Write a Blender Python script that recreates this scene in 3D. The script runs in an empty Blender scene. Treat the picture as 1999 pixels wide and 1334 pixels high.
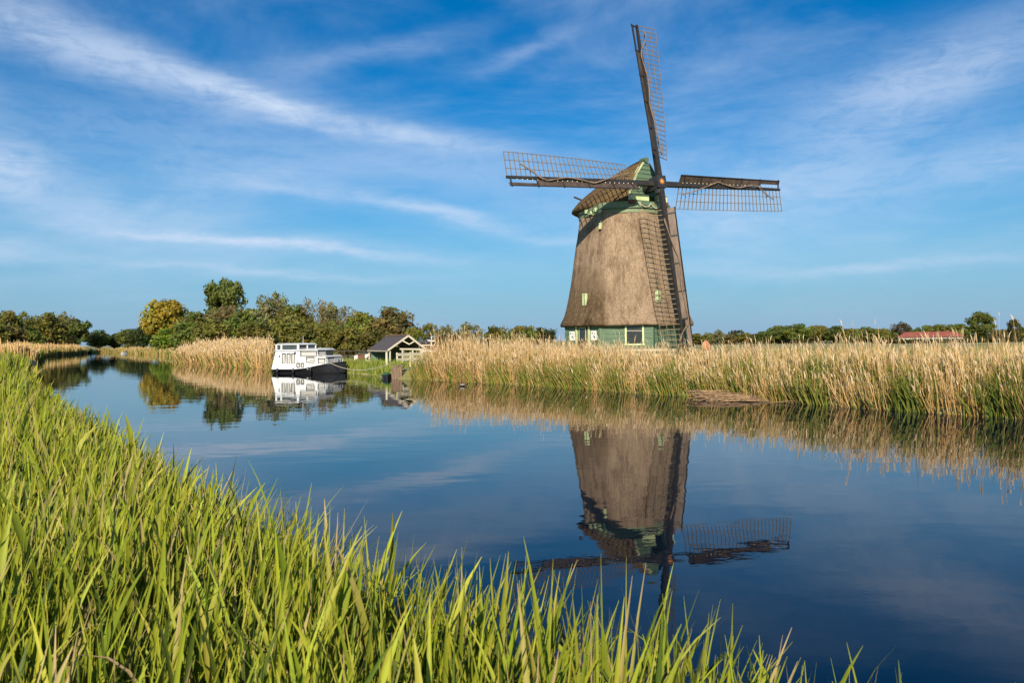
import bpy, bmesh, math, random
import numpy as np
from mathutils import Vector, Matrix
from mathutils.geometry import tessellate_polygon

random.seed(7)
rng = np.random.default_rng(7)
R = math.radians
scene = bpy.context.scene
COL = scene.collection

# ------------------------------------------------------------------ camera
CAMZ = 2.2
cam_data = bpy.data.cameras.new('camera')
cam = bpy.data.objects.new('camera', cam_data)
COL.objects.link(cam)
cam_data.sensor_width = 36.0
cam_data.lens = 1500.0 / 1999.0 * 36.0
cam_data.shift_x = -0.0003
cam_data.shift_y = -0.0365
cam_data.clip_start = 0.05
cam_data.clip_end = 9000
cam.matrix_world = (Matrix.Translation((0, 0, CAMZ)) @ Matrix.Rotation(R(90 + 2.748), 4, 'X')
                    @ Matrix.Rotation(-0.0115, 4, 'Z'))
cam_data.dof.use_dof = True
cam_data.dof.focus_distance = 45.0
cam_data.dof.aperture_fstop = 7.1
scene.camera = cam

# ------------------------------------------------------------------ sun and sky
SUN_AZ = R(-6.0)      # angle from straight behind the camera, negative = from the left
SUN_EL = R(27.0)
sun_dir = Vector((math.sin(SUN_AZ) * math.cos(SUN_EL), -math.cos(SUN_AZ) * math.cos(SUN_EL), math.sin(SUN_EL)))
sd = bpy.data.lights.new('sun', 'SUN')
sd.energy = 5.0
sd.angle = R(0.55)
sd.color = (1.0, 0.87, 0.68)
sun = bpy.data.objects.new('sun', sd)
COL.objects.link(sun)
sun.rotation_euler = (-sun_dir).to_track_quat('-Z', 'Y').to_euler()
sun.location = (0, -40, 60)

scene.view_settings.view_transform = 'Standard'
scene.view_settings.look = 'None'
scene.view_settings.gamma = 1
scene.view_settings.use_curve_mapping = False
scene.view_settings.exposure = 0.46

world = bpy.data.worlds.new('World')
scene.world = world
world.use_nodes = True
wt = world.node_tree
for n_ in list(wt.nodes):
    wt.nodes.remove(n_)


class NT:
    """small helper to write node trees as expressions"""
    def __init__(s, tree):
        s.t = tree

    def node(s, kind, **kw):
        n = s.t.nodes.new(kind)
        for k, v in kw.items():
            setattr(n, k, v)
        return n

    def put(s, sock, v):
        if isinstance(v, bpy.types.NodeSocket):
            s.t.links.new(v, sock)
        elif v is not None:
            if hasattr(sock, 'default_value'):
                try:
                    sock.default_value = v
                except Exception:
                    sock.default_value = (v[0], v[1], v[2], 1.0)

    def m(s, op, a, b=None, c=None, clamp=False):
        n = s.node('ShaderNodeMath', operation=op, use_clamp=clamp)
        for i, v in enumerate((a, b, c)):
            if v is not None:
                s.put(n.inputs[i], v)
        return n.outputs[0]

    def mix(s, fac, a, b, blend='MIX'):
        n = s.node('ShaderNodeMix', data_type='RGBA', blend_type=blend)
        s.put(n.inputs[0], fac)
        for sock, v in ((n.inputs[6], a), (n.inputs[7], b)):
            if isinstance(v, (tuple, list)):
                v = (v[0], v[1], v[2], 1.0)
            s.put(sock, v)
        return n.outputs[2]

    def noise(s, vec, scale, detail=4, rough=0.55, dist=0.0):
        n = s.node('ShaderNodeTexNoise')
        if vec is not None:
            s.put(n.inputs['Vector'], vec)
        n.inputs['Scale'].default_value = scale
        n.inputs['Detail'].default_value = detail
        n.inputs['Roughness'].default_value = rough
        n.inputs['Distortion'].default_value = dist
        return n.outputs[0]

    def mapping(s, vec, scale=(1, 1, 1), rot=(0, 0, 0), loc=(0, 0, 0)):
        n = s.node('ShaderNodeMapping')
        s.put(n.inputs['Vector'], vec)
        n.inputs['Scale'].default_value = scale
        n.inputs['Rotation'].default_value = rot
        n.inputs['Location'].default_value = loc
        return n.outputs[0]

    def ramp(s, fac, stops):
        n = s.node('ShaderNodeValToRGB')
        s.put(n.inputs[0], fac)
        e = n.color_ramp.elements
        while len(e) < len(stops):
            e.new(0.5)
        for el, (p, c) in zip(e, stops):
            el.position = p
            el.color = (c, c, c, 1) if isinstance(c, (int, float)) else (c[0], c[1], c[2], 1)
        return n.outputs[0]

    def smooth(s, v, a, b):
        n = s.node('ShaderNodeMapRange', interpolation_type='SMOOTHSTEP')
        s.put(n.inputs[0], v)
        n.inputs[1].default_value = a
        n.inputs[2].default_value = b
        return n.outputs[0]


def build_world():
    w = NT(wt)
    out = w.node('ShaderNodeOutputWorld')
    bg = w.node('ShaderNodeBackground')
    bg.inputs['Strength'].default_value = 0.071
    sky = w.node('ShaderNodeTexSky', sky_type='NISHITA')
    sky.sun_disc = False
    sky.sun_elevation = SUN_EL
    sky.sun_rotation = math.pi - SUN_AZ
    sky.altitude = 0
    sky.air_density = 1.0
    sky.dust_density = 0.6
    sky.ozone_density = 3.0
    hs = w.node('ShaderNodeHueSaturation')
    hs.inputs['Hue'].default_value = 0.497
    hs.inputs['Saturation'].default_value = 1.48
    hs.inputs['Value'].default_value = 1.0
    w.put(hs.inputs['Color'], sky.outputs[0])
    clear = w.mix(1.0, hs.outputs[0], (0.36, 1.02, 1.14), 'MULTIPLY')
    geo = w.node('ShaderNodeNewGeometry')
    d = w.node('ShaderNodeVectorMath', operation='SCALE')
    w.put(d.inputs[0], geo.outputs['Incoming'])
    d.inputs['Scale'].default_value = -1.0
    d = d.outputs[0]
    sp = w.node('ShaderNodeSeparateXYZ')
    w.put(sp.inputs[0], d)
    x, y, z = sp.outputs
    az = w.m('ARCTAN2', x, y)
    el = w.m('ARCSINE', z)
    # wispy warping shared by every cloud streak
    warp = w.noise(w.mapping(d, (3, 3, 9)), 1.6, 5, 0.6)
    fibre = w.noise(w.mapping(d, (5, 5, 34), rot=(0, R(9), 0)), 1.5, 6, 0.68, 0.6)
    fine = w.noise(w.mapping(d, (9, 9, 22), rot=(0, R(-14), 0)), 2.2, 6, 0.66, 0.9)
    wz = w.m('MULTIPLY', w.m('SUBTRACT', warp, 0.5), 0.055)
    total = None
    streaks = [  # azimuth, elevation, half length, thickness, slope, strength
        (-0.50, 0.330, 0.17, 0.019, -0.19, 0.66), (-0.33, 0.302, 0.09, 0.011, -0.24, 0.55),
        (-0.15, 0.270, 0.13, 0.009, -0.13, 0.45), (-0.295, 0.121, 0.17, 0.0045, -0.055, 0.62),
        (-0.09, 0.164, 0.11, 0.007, -0.22, 0.40), (-0.60, 0.20, 0.05, 0.025, 0.0, 0.60),
        (-0.31, 0.088, 0.20, 0.0040, -0.02, 0.30), (-0.60, 0.105, 0.06, 0.010, -0.1, 0.45),
        (0.46, 0.080, 0.12, 0.0060, 0.03, 0.40), (0.28, 0.085, 0.10, 0.0070, -0.05, 0.25),
        (0.50, 0.285, 0.15, 0.035, 0.25, 0.60), (0.34, 0.175, 0.22, 0.036, 0.10, 0.48),
        (-0.45, 0.24, 0.20, 0.035, -0.15, 0.26), (-0.52, 0.16, 0.13, 0.028, -0.1, 0.42), (-0.18, 0.36, 0.14, 0.010, 0.25, 0.22), (0.02, 0.37, 0.08, 0.008, 0.3, 0.25), (-0.25, 0.185, 0.16, 0.006, -0.12, 0.24), (0.10, 0.13, 0.12, 0.006, -0.08, 0.22),
        (-0.05, 0.22, 0.20, 0.03, -0.1, 0.22), (0.60, 0.19, 0.10, 0.02, 0.0, 0.30),
        (1.25, 0.30, 0.40, 0.05, 0.1, 0.5), (-1.3, 0.25, 0.40, 0.05, 0.05, 0.5),
        (2.4, 0.35, 0.50, 0.06, 0.0, 0.5), (-2.3, 0.30, 0.50, 0.05, 0.1, 0.5)]
    for a0, e0, hl, th, sl, st in streaks:
        da = w.m('SUBTRACT', az, a0)
        de = w.m('ADD', w.m('SUBTRACT', el, w.m('ADD', w.m('MULTIPLY', da, sl), e0)), wz)
        g = w.m('ADD', w.m('POWER', w.m('ABSOLUTE', w.m('DIVIDE', da, hl)), 2.0),
                w.m('POWER', w.m('ABSOLUTE', w.m('DIVIDE', de, th * 1.35)), 2.0))
        g = w.m('MULTIPLY', w.m('EXPONENT', w.m('MULTIPLY', g, -1.0)), st)
        total = g if total is None else w.m('ADD', total, g)
    wisps = w.m('MULTIPLY', total, w.m('MULTIPLY_ADD', w.m('ADD', w.m('MULTIPLY', fibre, 0.5), w.m('MULTIPLY', fine, 0.5)), 2.6, -0.42, clamp=True))
    veil = w.m('MULTIPLY', w.smooth(w.noise(w.mapping(d, (1.6, 1.6, 5.0), rot=(0, R(7), 0)), 1.3, 6, 0.62, 0.4), 0.40, 0.80), 0.42)
    low = w.m('MULTIPLY', w.m('SUBTRACT', 1.0, w.smooth(el, -0.02, 0.26)), 0.88)
    col = w.mix(low, clear, (3.1, 4.5, 6.9))
    col = w.mix(w.m('ADD', wisps, veil, clamp=True), col, (6.3, 7.6, 9.6))
    w.put(bg.inputs['Color'], col)
    w.t.links.new(bg.outputs[0], out.inputs[0])


build_world()

# ------------------------------------------------------------------ materials
MATS = {}


def new_mat(name):
    m = bpy.data.materials.new(name)
    m.use_nodes = True
    t = m.node_tree
    for n in list(t.nodes):
        t.nodes.remove(n)
    w = NT(t)
    out = w.node('ShaderNodeOutputMaterial')
    b = w.node('ShaderNodeBsdfPrincipled')
    t.links.new(b.outputs[0], out.inputs[0])
    MATS[name] = m
    return m, w, b, out


def painted(name, col, rough=0.55, var=0.25, scale=3.0, bump=0.15, streak=(1, 1, 1), metal=0.0, spec=0.4):
    m, w, b, o = new_mat(name)
    tc = w.node('ShaderNodeTexCoord').outputs['Object']
    v = w.mapping(tc, streak)
    n1 = w.noise(v, scale, 5, 0.6)
    n2 = w.noise(v, scale * 9, 3, 0.6)
    f = w.m('ADD', w.m('MULTIPLY', n1, 0.65), w.m('MULTIPLY', n2, 0.35))
    f = w.smooth(f, 0.3, 0.72)
    dark = tuple(c * (1 - var) for c in col)
    lite = tuple(min(1, c * (1 + var * 0.7)) for c in col)
    w.put(b.inputs['Base Color'], w.mix(f, dark, lite))
    b.inputs['Roughness'].default_value = rough
    b.inputs['Metallic'].default_value = metal
    b.inputs['Specular IOR Level'].default_value = spec
    if bump:
        bp = w.node('ShaderNodeBump')
        bp.inputs['Strength'].default_value = bump
        bp.inputs['Distance'].default_value = 0.03
        w.put(bp.inputs['Height'], n2)
        w.put(b.inputs['Normal'], bp.outputs[0])
    return m


painted('green_board', (0.100, 0.160, 0.098), 0.6, 0.35, 2.0, 0.3, (0.6, 0.6, 5))
painted('green_dark', (0.028, 0.075, 0.04), 0.6, 0.3, 2.0)
painted('green_pale', (0.52, 0.60, 0.33), 0.55, 0.22, 2.5)
painted('green_band', (0.165, 0.21, 0.115), 0.55, 0.25, 1.5)
painted('cream', (0.62, 0.56, 0.42), 0.6, 0.2, 3.0)
painted('black_timber', (0.022, 0.020, 0.020), 0.62, 0.4, 3.0, 0.4)
painted('board_brown', (0.075, 0.052, 0.042), 0.75, 0.55, 2.6, 0.4, (1, 1, 0.5))
painted('board_lit', (0.175, 0.130, 0.102), 0.75, 0.5, 2.2, 0.4, (1, 1, 0.25))  # board brown with sunlight painted into the colour, for the lower sail
painted('lath', (0.20, 0.145, 0.088), 0.7, 0.35, 4.0)
painted('furled_cloth', (0.21, 0.145, 0.10), 0.85, 0.35, 5.0, 0.5)
painted('iron', (0.03, 0.03, 0.034), 0.42, 0.3, 4.0, 0.3)
painted('red_brown', (0.16, 0.05, 0.032), 0.6, 0.3, 3.0)
painted('orange_paint', (0.75, 0.30, 0.07), 0.5, 0.15, 5.0)
painted('rope', (0.50, 0.44, 0.33), 0.85, 0.2, 20.0)
painted('glass_dark', (0.03, 0.035, 0.035), 0.08, 0.3, 2.0, 0, spec=0.6)
painted('boat_white', (0.78, 0.79, 0.80), 0.33, 0.13, 1.6, 0.04, (1, 1, 0.4), spec=0.5)
painted('boat_black', (0.018, 0.018, 0.020), 0.25, 0.3, 1.5, 0.05, spec=0.5)
painted('boat_grey', (0.48, 0.50, 0.54), 0.4, 0.12, 2.0)
painted('boat_glass', (0.06, 0.07, 0.065), 0.06, 0.3, 1.0, 0, spec=0.7)
painted('curtain', (0.50, 0.49, 0.46), 0.8, 0.15, 3.0, 0.2, (6, 6, 1))
painted('roof_slate', (0.090, 0.074, 0.068), 0.6, 0.3, 6.0, 0.4)
painted('white_paint', (0.42, 0.375, 0.30), 0.6, 0.15, 3.0)
painted('sign_white', (0.78, 0.77, 0.72), 0.5, 0.1, 3.0)
painted('old_wood', (0.19, 0.125, 0.085), 0.8, 0.4, 4.0, 0.4, (2, 2, 0.5))
painted('dark_wood', (0.05, 0.035, 0.026), 0.8, 0.4, 4.0, 0.3)
painted('tile_red', (0.30, 0.085, 0.06), 0.65, 0.25, 1.0, 0.2)
painted('wall_pale', (0.62, 0.56, 0.50), 0.7, 0.15, 0.6)
painted('orange_cloth', (0.50, 0.19, 0.11), 0.8, 0.25, 6.0)
painted('hide_brown', (0.15, 0.06, 0.03), 0.7, 0.35, 6.0)
painted('hide_white', (0.75, 0.71, 0.64), 0.7, 0.1, 6.0)
painted('cover_green', (0.03, 0.11, 0.05), 0.6, 0.3, 3.0)
painted('feather_dark', (0.05, 0.04, 0.035), 0.6, 0.5, 12.0)
painted('feather_pale', (0.34, 0.30, 0.25), 0.6, 0.3, 12.0)
painted('bark', (0.105, 0.080, 0.058), 0.85, 0.4, 3.0, 0.5, (2, 2, 0.5))
painted('bark_pale', (0.26, 0.215, 0.17), 0.85, 0.3, 3.0, 0.5, (2, 2, 0.5))


def mat_thatch():
    m, w, b, o = new_mat('thatch')
    tc = w.node('ShaderNodeTexCoord').outputs['Object']
    streak = w.noise(w.mapping(tc, (15, 15, 0.9)), 1.0, 6, 0.72)
    grain = w.noise(w.mapping(tc, (9, 9, 5)), 2.6, 5, 0.7)
    tuft = w.noise(tc, 5.5, 4, 0.7)
    patch = w.noise(w.mapping(tc, (0.30, 0.30, 0.16)), 1.2, 4, 0.6)
    f = w.m('ADD', w.m('MULTIPLY', streak, 0.45), w.m('ADD', w.m('MULTIPLY', grain, 0.3), w.m('MULTIPLY', tuft, 0.25)))
    c = w.ramp(f, [(0.32, (0.085, 0.055, 0.032)), (0.46, (0.225, 0.158, 0.104)), (0.57, (0.365, 0.270, 0.188)), (0.70, (0.52, 0.415, 0.305))])
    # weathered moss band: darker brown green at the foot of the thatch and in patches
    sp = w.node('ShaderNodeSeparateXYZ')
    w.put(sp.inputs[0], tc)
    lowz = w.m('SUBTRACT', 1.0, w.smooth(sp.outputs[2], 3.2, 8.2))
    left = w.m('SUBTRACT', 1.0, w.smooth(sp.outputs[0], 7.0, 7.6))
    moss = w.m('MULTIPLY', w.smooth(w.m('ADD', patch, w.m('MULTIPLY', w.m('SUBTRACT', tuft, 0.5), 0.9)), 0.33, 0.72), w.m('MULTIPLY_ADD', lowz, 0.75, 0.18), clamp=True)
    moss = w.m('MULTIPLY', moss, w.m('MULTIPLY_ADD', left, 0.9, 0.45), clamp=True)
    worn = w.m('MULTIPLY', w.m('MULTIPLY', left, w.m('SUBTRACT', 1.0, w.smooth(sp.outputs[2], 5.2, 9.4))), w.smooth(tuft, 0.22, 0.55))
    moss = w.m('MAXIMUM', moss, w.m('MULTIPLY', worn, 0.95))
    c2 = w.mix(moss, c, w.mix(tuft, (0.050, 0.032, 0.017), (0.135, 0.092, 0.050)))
    runs = w.noise(w.mapping(tc, (2.6, 2.6, 0.16)), 1.0, 5, 0.62)
    blot = w.noise(w.mapping(tc, (0.9, 0.9, 0.7)), 1.0, 4, 0.6)
    tone = w.ramp(w.m('ADD', w.m('MULTIPLY', runs, 0.5), w.m('MULTIPLY', blot, 0.5)), [(0.36, (0.52, 0.48, 0.44)), (0.5, (0.96, 0.96, 0.97)), (0.64, (1.16, 1.15, 1.16))])
    c2 = w.mix(1.0, c2, tone, 'MULTIPLY')
    w.put(b.inputs['Base Color'], c2)
    b.inputs['Roughness'].default_value = 0.92
    b.inputs['Specular IOR Level'].default_value = 0.12
    bp = w.node('ShaderNodeBump')
    bp.inputs['Strength'].default_value = 0.75
    bp.inputs['Distance'].default_value = 0.10
    w.put(bp.inputs['Height'], f)
    w.put(b.inputs['Normal'], bp.outputs[0])


mat_thatch()


def mat_cap_thatch():
    m, w, b, o = new_mat('cap_thatch')
    tc = w.node('ShaderNodeTexCoord').outputs['Object']
    grain = w.noise(w.mapping(tc, (9, 9, 4)), 2.2, 6, 0.72)
    tuft = w.noise(tc, 4.0, 5, 0.7)
    f = w.m('ADD', w.m('MULTIPLY', grain, 0.55), w.m('MULTIPLY', tuft, 0.45))
    c = w.ramp(f, [(0.32, (0.045, 0.028, 0.014)), (0.5, (0.115, 0.074, 0.038)), (0.68, (0.24, 0.165, 0.092))])
    moss = w.smooth(w.noise(tc, 0.8, 4, 0.6), 0.48, 0.66)
    w.put(b.inputs['Base Color'], w.mix(w.m('MULTIPLY', moss, 0.55), c, (0.15, 0.13, 0.04)))
    b.inputs['Roughness'].default_value = 0.95
    b.inputs['Specular IOR Level'].default_value = 0.1
    bp = w.node('ShaderNodeBump')
    bp.inputs['Strength'].default_value = 0.8
    bp.inputs['Distance'].default_value = 0.1
    w.put(bp.inputs['Height'], f)
    w.put(b.inputs['Normal'], bp.outputs[0])


mat_cap_thatch()


def mat_blades(name, rough=0.5, trans=0.35, spec=0.3, tint=(1, 1, 1)):
    """leaf blade: colour from the blade's own vertex colour, some light passing through"""
    m, w, b, o = new_mat(name)
    at = w.node('ShaderNodeAttribute', attribute_name='Col')
    tc = w.node('ShaderNodeTexCoord').outputs['Object']
    n = w.noise(tc, 7.0, 3, 0.6)
    c = w.mix(w.m('MULTIPLY', w.smooth(n, 0.35, 0.7), 0.35), at.outputs['Color'], (0.75 * tint[0], 0.75 * tint[1], 0.75 * tint[2]), 'MULTIPLY')
    w.put(b.inputs['Base Color'], c)
    b.inputs['Roughness'].default_value = rough
    b.inputs['Specular IOR Level'].default_value = spec
    tr = w.node('ShaderNodeBsdfTranslucent')
    w.put(tr.inputs['Color'], c)
    mx = w.node('ShaderNodeMixShader')
    mx.inputs[0].default_value = trans
    w.t.links.new(b.outputs[0], mx.inputs[1])
    w.t.links.new(tr.outputs[0], mx.inputs[2])
    w.t.links.new(mx.outputs[0], o.inputs[0])


mat_blades('blade_green', 0.5, 0.20, 0.18)
mat_blades('reed_dry', 0.7, 0.2, 0.2)


def mat_leaf():
    m, w, b, o = new_mat('leaf')
    at = w.node('ShaderNodeAttribute', attribute_name='Col')
    oi = w.node('ShaderNodeObjectInfo')
    c = w.mix(1.0, oi.outputs['Color'], at.outputs['Color'], 'MULTIPLY')
    w.put(b.inputs['Base Color'], c)
    b.inputs['Roughness'].default_value = 0.6
    b.inputs['Specular IOR Level'].default_value = 0.2
    tr = w.node('ShaderNodeBsdfTranslucent')
    w.put(tr.inputs['Color'], c)
    mx = w.node('ShaderNodeMixShader')
    mx.inputs[0].default_value = 0.4
    w.t.links.new(b.outputs[0], mx.inputs[1])
    w.t.links.new(tr.outputs[0], mx.inputs[2])
    w.t.links.new(mx.outputs[0], o.inputs[0])


mat_leaf()


def mat_water():
    m, w, b, o = new_mat('water')
    tc = w.node('ShaderNodeTexCoord').outputs['Object']
    b.inputs['Base Color'].default_value = (0.002, 0.006, 0.015, 1)
    b.inputs['Roughness'].default_value = 0.012
    b.inputs['IOR'].default_value = 1.333
    b.inputs['Specular IOR Level'].default_value = 0.5
    big = w.noise(w.mapping(tc, (0.55, 0.9, 1), rot=(0, 0, R(12))), 1.0, 2, 0.5)
    mid = w.noise(w.mapping(tc, (2.2, 3.6, 1), rot=(0, 0, R(-8))), 1.0, 3, 0.55)
    patch = w.smooth(w.noise(w.mapping(tc, (0.05, 0.11, 1)), 1.0, 2, 0.5), 0.38, 0.68)
    h = w.m('ADD', w.m('MULTIPLY', big, 0.0045), w.m('MULTIPLY', w.m('MULTIPLY', mid, 0.0008), w.m('MULTIPLY_ADD', patch, 1.3, 0.25)))
    bp = w.node('ShaderNodeBump')
    bp.inputs['Strength'].default_value = 1.0
    bp.inputs['Distance'].default_value = 1.0
    w.put(bp.inputs['Height'], h)
    w.put(b.inputs['Normal'], bp.outputs[0])


mat_water()


def mat_ground():
    m, w, b, o = new_mat('ground')
    tc = w.node('ShaderNodeTexCoord').outputs['Object']
    n1 = w.noise(tc, 0.05, 5, 0.6)
    n2 = w.noise(tc, 1.4, 5, 0.7)
    f = w.m('ADD', w.m('MULTIPLY', n1, 0.55), w.m('MULTIPLY', n2, 0.45))
    c = w.ramp(f, [(0.34, (0.12, 0.125, 0.032)), (0.5, (0.24, 0.225, 0.075)), (0.66, (0.36, 0.31, 0.125))])
    w.put(b.inputs['Base Color'], c)
    b.inputs['Roughness'].default_value = 0.95
    bp = w.node('ShaderNodeBump')
    bp.inputs['Strength'].default_value = 0.6
    bp.inputs['Distance'].default_value = 0.06
    w.put(bp.inputs['Height'], n2)
    w.put(b.inputs['Normal'], bp.outputs[0])
    m, w, b, o = new_mat('mud_shaded')  # wet soil, darkened to paint in the deep shade between grass blades
    tc = w.node('ShaderNodeTexCoord').outputs['Object']
    n2 = w.noise(tc, 3, 5, 0.7)
    w.put(b.inputs['Base Color'], w.mix(n2, (0.02, 0.016, 0.010), (0.06, 0.05, 0.028)))
    b.inputs['Roughness'].default_value = 0.8


mat_ground()


# ------------------------------------------------------------------ mesh helpers
class MB:
    def __init__(s):
        s.v, s.f = [], []

    def add(s, verts, faces):
        o = len(s.v)
        s.v += [tuple(p) for p in verts]
        s.f += [tuple(i + o for i in fc) for fc in faces]
        return s

    def box(s, c, size, M=None):
        hx, hy, hz = size[0] / 2, size[1] / 2, size[2] / 2
        c = Vector(c)
        vs = []
        for x, y, z in ((-1, -1, -1), (1, -1, -1), (1, 1, -1), (-1, 1, -1), (-1, -1, 1), (1, -1, 1), (1, 1, 1), (-1, 1, 1)):
            p = Vector((x * hx, y * hy, z * hz))
            vs.append((M @ p if M else p) + c)
        return s.add(vs, [(0, 3, 2, 1), (4, 5, 6, 7), (0, 1, 5, 4), (1, 2, 6, 5), (2, 3, 7, 6), (3, 0, 4, 7)])

    def bar(s, a, b, w, h, up=(0, 0, 1), w2=None, h2=None):
        """tapered beam from a to b; w across, h along the up vector"""
        a, b = Vector(a), Vector(b)
        d = (b - a).normalized()
        side = d.cross(Vector(up))
        if side.length < 1e-4:
            side = d.cross(Vector((1, 0, 0)))
        side.normalize()
        upv = side.cross(d)
        vs = []
        for p, ww, hh in ((a, w, h), (b, w2 or w, h2 or h)):
            for i, j in ((-1, -1), (1, -1), (1, 1), (-1, 1)):
                vs.append(p + side * (i * ww / 2) + upv * (j * hh / 2))
        return s.add(vs, [(3, 2, 1, 0), (4, 5, 6, 7), (0, 1, 5, 4), (1, 2, 6, 5), (2, 3, 7, 6), (3, 0, 4, 7)])

    def tube(s, path, rad, n=6, cap=True):
        path = [Vector(p) for p in path]
        if not isinstance(rad, (list, tuple)):
            rad = [rad] * len(path)
        rings, prev = [], None
        for i, p in enumerate(path):
            t = (path[min(i + 1, len(path) - 1)] - path[max(i - 1, 0)]).normalized()
            if prev is None:
                a = t.cross(Vector((0, 0, 1)))
                if a.length < 0.05:
                    a = t.cross(Vector((1, 0, 0)))
            else:
                a = prev - t * prev.dot(t)
            a.normalize()
            prev = a
            b = t.cross(a)
            rings.append([p + (a * math.cos(2 * math.pi * k / n) + b * math.sin(2 * math.pi * k / n)) * rad[i] for k in range(n)])
        return s.loft(rings, cap)

    def loft(s, rings, cap=True):
        n = len(rings[0])
        vs = [p for r in rings for p in r]
        fs = []
        for i in range(len(rings) - 1):
            for k in range(n):
                k2 = (k + 1) % n
                fs.append((i * n + k, i * n + k2, (i + 1) * n + k2, (i + 1) * n + k))
        if cap:
            fs.append(tuple(reversed(range(n))))
            fs.append(tuple((len(rings) - 1) * n + k for k in range(n)))
        return s.add(vs, fs)

    def mesh(s, name, mat, smooth=False):
        me = bpy.data.meshes.new(name)
        me.from_pydata([tuple(p) for p in s.v], [], s.f)
        me.materials.append(MATS[mat])
        if smooth:
            me.polygons.foreach_set('use_smooth', [True] * len(me.polygons))
        bm = bmesh.new()
        bm.from_mesh(me)
        bmesh.ops.recalc_face_normals(bm, faces=bm.faces)
        bm.to_mesh(me)
        bm.free()
        me.update()
        return me


def link(name, me, parent=None, M=None, pinv=None):
    o = bpy.data.objects.new(name, me)
    COL.objects.link(o)
    if parent is not None:
        o.parent = parent
        if pinv is not None:
            o.matrix_parent_inverse = pinv
    if M is not None:
        o.matrix_basis = M
    return o


class Thing:
    """an Empty at the base of a thing; parts are built in world coordinates (local=False) or in the thing's own frame"""
    def __init__(s, name, label, cat, loc=(0, 0, 0), rotz=0.0, group=None, local=False, kind=None):
        s.o = bpy.data.objects.new(name, None)
        s.o.empty_display_size = 0.3
        COL.objects.link(s.o)
        s.o.location = loc
        s.o.rotation_euler = (0, 0, rotz)
        s.o['label'] = label
        s.o['category'] = cat
        if group:
            s.o['group'] = group
        if kind:
            s.o['kind'] = kind
        s.M = Matrix.Translation(loc) @ Matrix.Rotation(rotz, 4, 'Z')
        s.pinv = None if local else s.M.inverted()

    def part(s, name, mb, mat, smooth=False, parent=None, M=None):
        me = mb if isinstance(mb, bpy.types.Mesh) else mb.mesh(name, mat, smooth)
        if parent is None:
            return link(name, me, s.o, M, s.pinv)
        return link(name, me, parent, M)


def tag(o, label=None, cat=None, group=None, kind=None):
    for k, v in (('label', label), ('category', cat), ('group', group), ('kind', kind)):
        if v:
            o[k] = v
    return o


def mesh_np(name, verts, quads, mat, cols=None, smooth=False):
    me = bpy.data.meshes.new(name)
    nv, nf = len(verts), len(quads)
    me.vertices.add(nv)
    me.vertices.foreach_set('co', np.ascontiguousarray(verts, dtype=np.float32).ravel())
    k = quads.shape[1]
    me.loops.add(nf * k)
    me.loops.foreach_set('vertex_index', np.ascontiguousarray(quads, dtype=np.int32).ravel())
    me.polygons.add(nf)
    me.polygons.foreach_set('loop_start', np.arange(0, nf * k, k, dtype=np.int32))
    if smooth:
        me.polygons.foreach_set('use_smooth', np.ones(nf, dtype=bool))
    me.update(calc_edges=True)
    if cols is not None:
        ca = me.color_attributes.new('Col', 'FLOAT_COLOR', 'POINT')
        c4 = np.ones((nv, 4), dtype=np.float32)
        c4[:, :3] = cols
        ca.data.foreach_set('color', c4.ravel())
    me.materials.append(MATS[mat])
    return me


# ------------------------------------------------------------------ setting: water, land
LEFT_SHORE = [(-127, 230), (-100, 164), (-62, 100), (-36, 57), (-28, 44), (-20.5, 32.8), (-13.5, 22.6), (-9.5, 16.8), (-6.5, 12.7),
              (-4.15, 9.0), (-3.4, 7.9), (-2.5, 6.85), (-1.8, 5.6), (-1.45, 5.05), (-0.8, 4.4), (-0.42, 4.08), (-0.1, 3.7),
              (0.26, 3.68), (0.68, 3.40), (0.96, 3.16), (1.28, 2.76), (1.75, 1.95), (3.2, 0.4), (8, -4), (25, -17), (90, -70), (420, -340)]
RIGHT_SHORE = [(430, -240), (95, -45), (45, -8), (28, 6), (19.5, 13.6), (13.4, 20.3), (11.0, 23.7), (8.8, 27.3), (5.0, 31.9), (0.0, 39.3),
               (-4.2, 44.2), (-6.9, 46.4), (-8.6, 49.6), (-9.8, 52.6), (-12.5, 57.0), (-17, 62.0), (-20.5, 65.5), (-31, 80), (-42, 96),
               (-61.6, 141), (-75, 165), (-98, 198), (-109, 216), (-117, 231), (-123, 237), (-145, 240)]
LAND_Z = 0.5


def offset_line(pts, d):
    """shift an open polyline to its left by d"""
    out = []
    for i, p in enumerate(pts):
        a = Vector(pts[max(i - 1, 0)]).to_2d() if i else Vector(p)
        b = Vector(pts[min(i + 1, len(pts) - 1)])
        t = (b - a).normalized()
        out.append((p[0] - t.y * d, p[1] + t.x * d))
    return out


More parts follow.
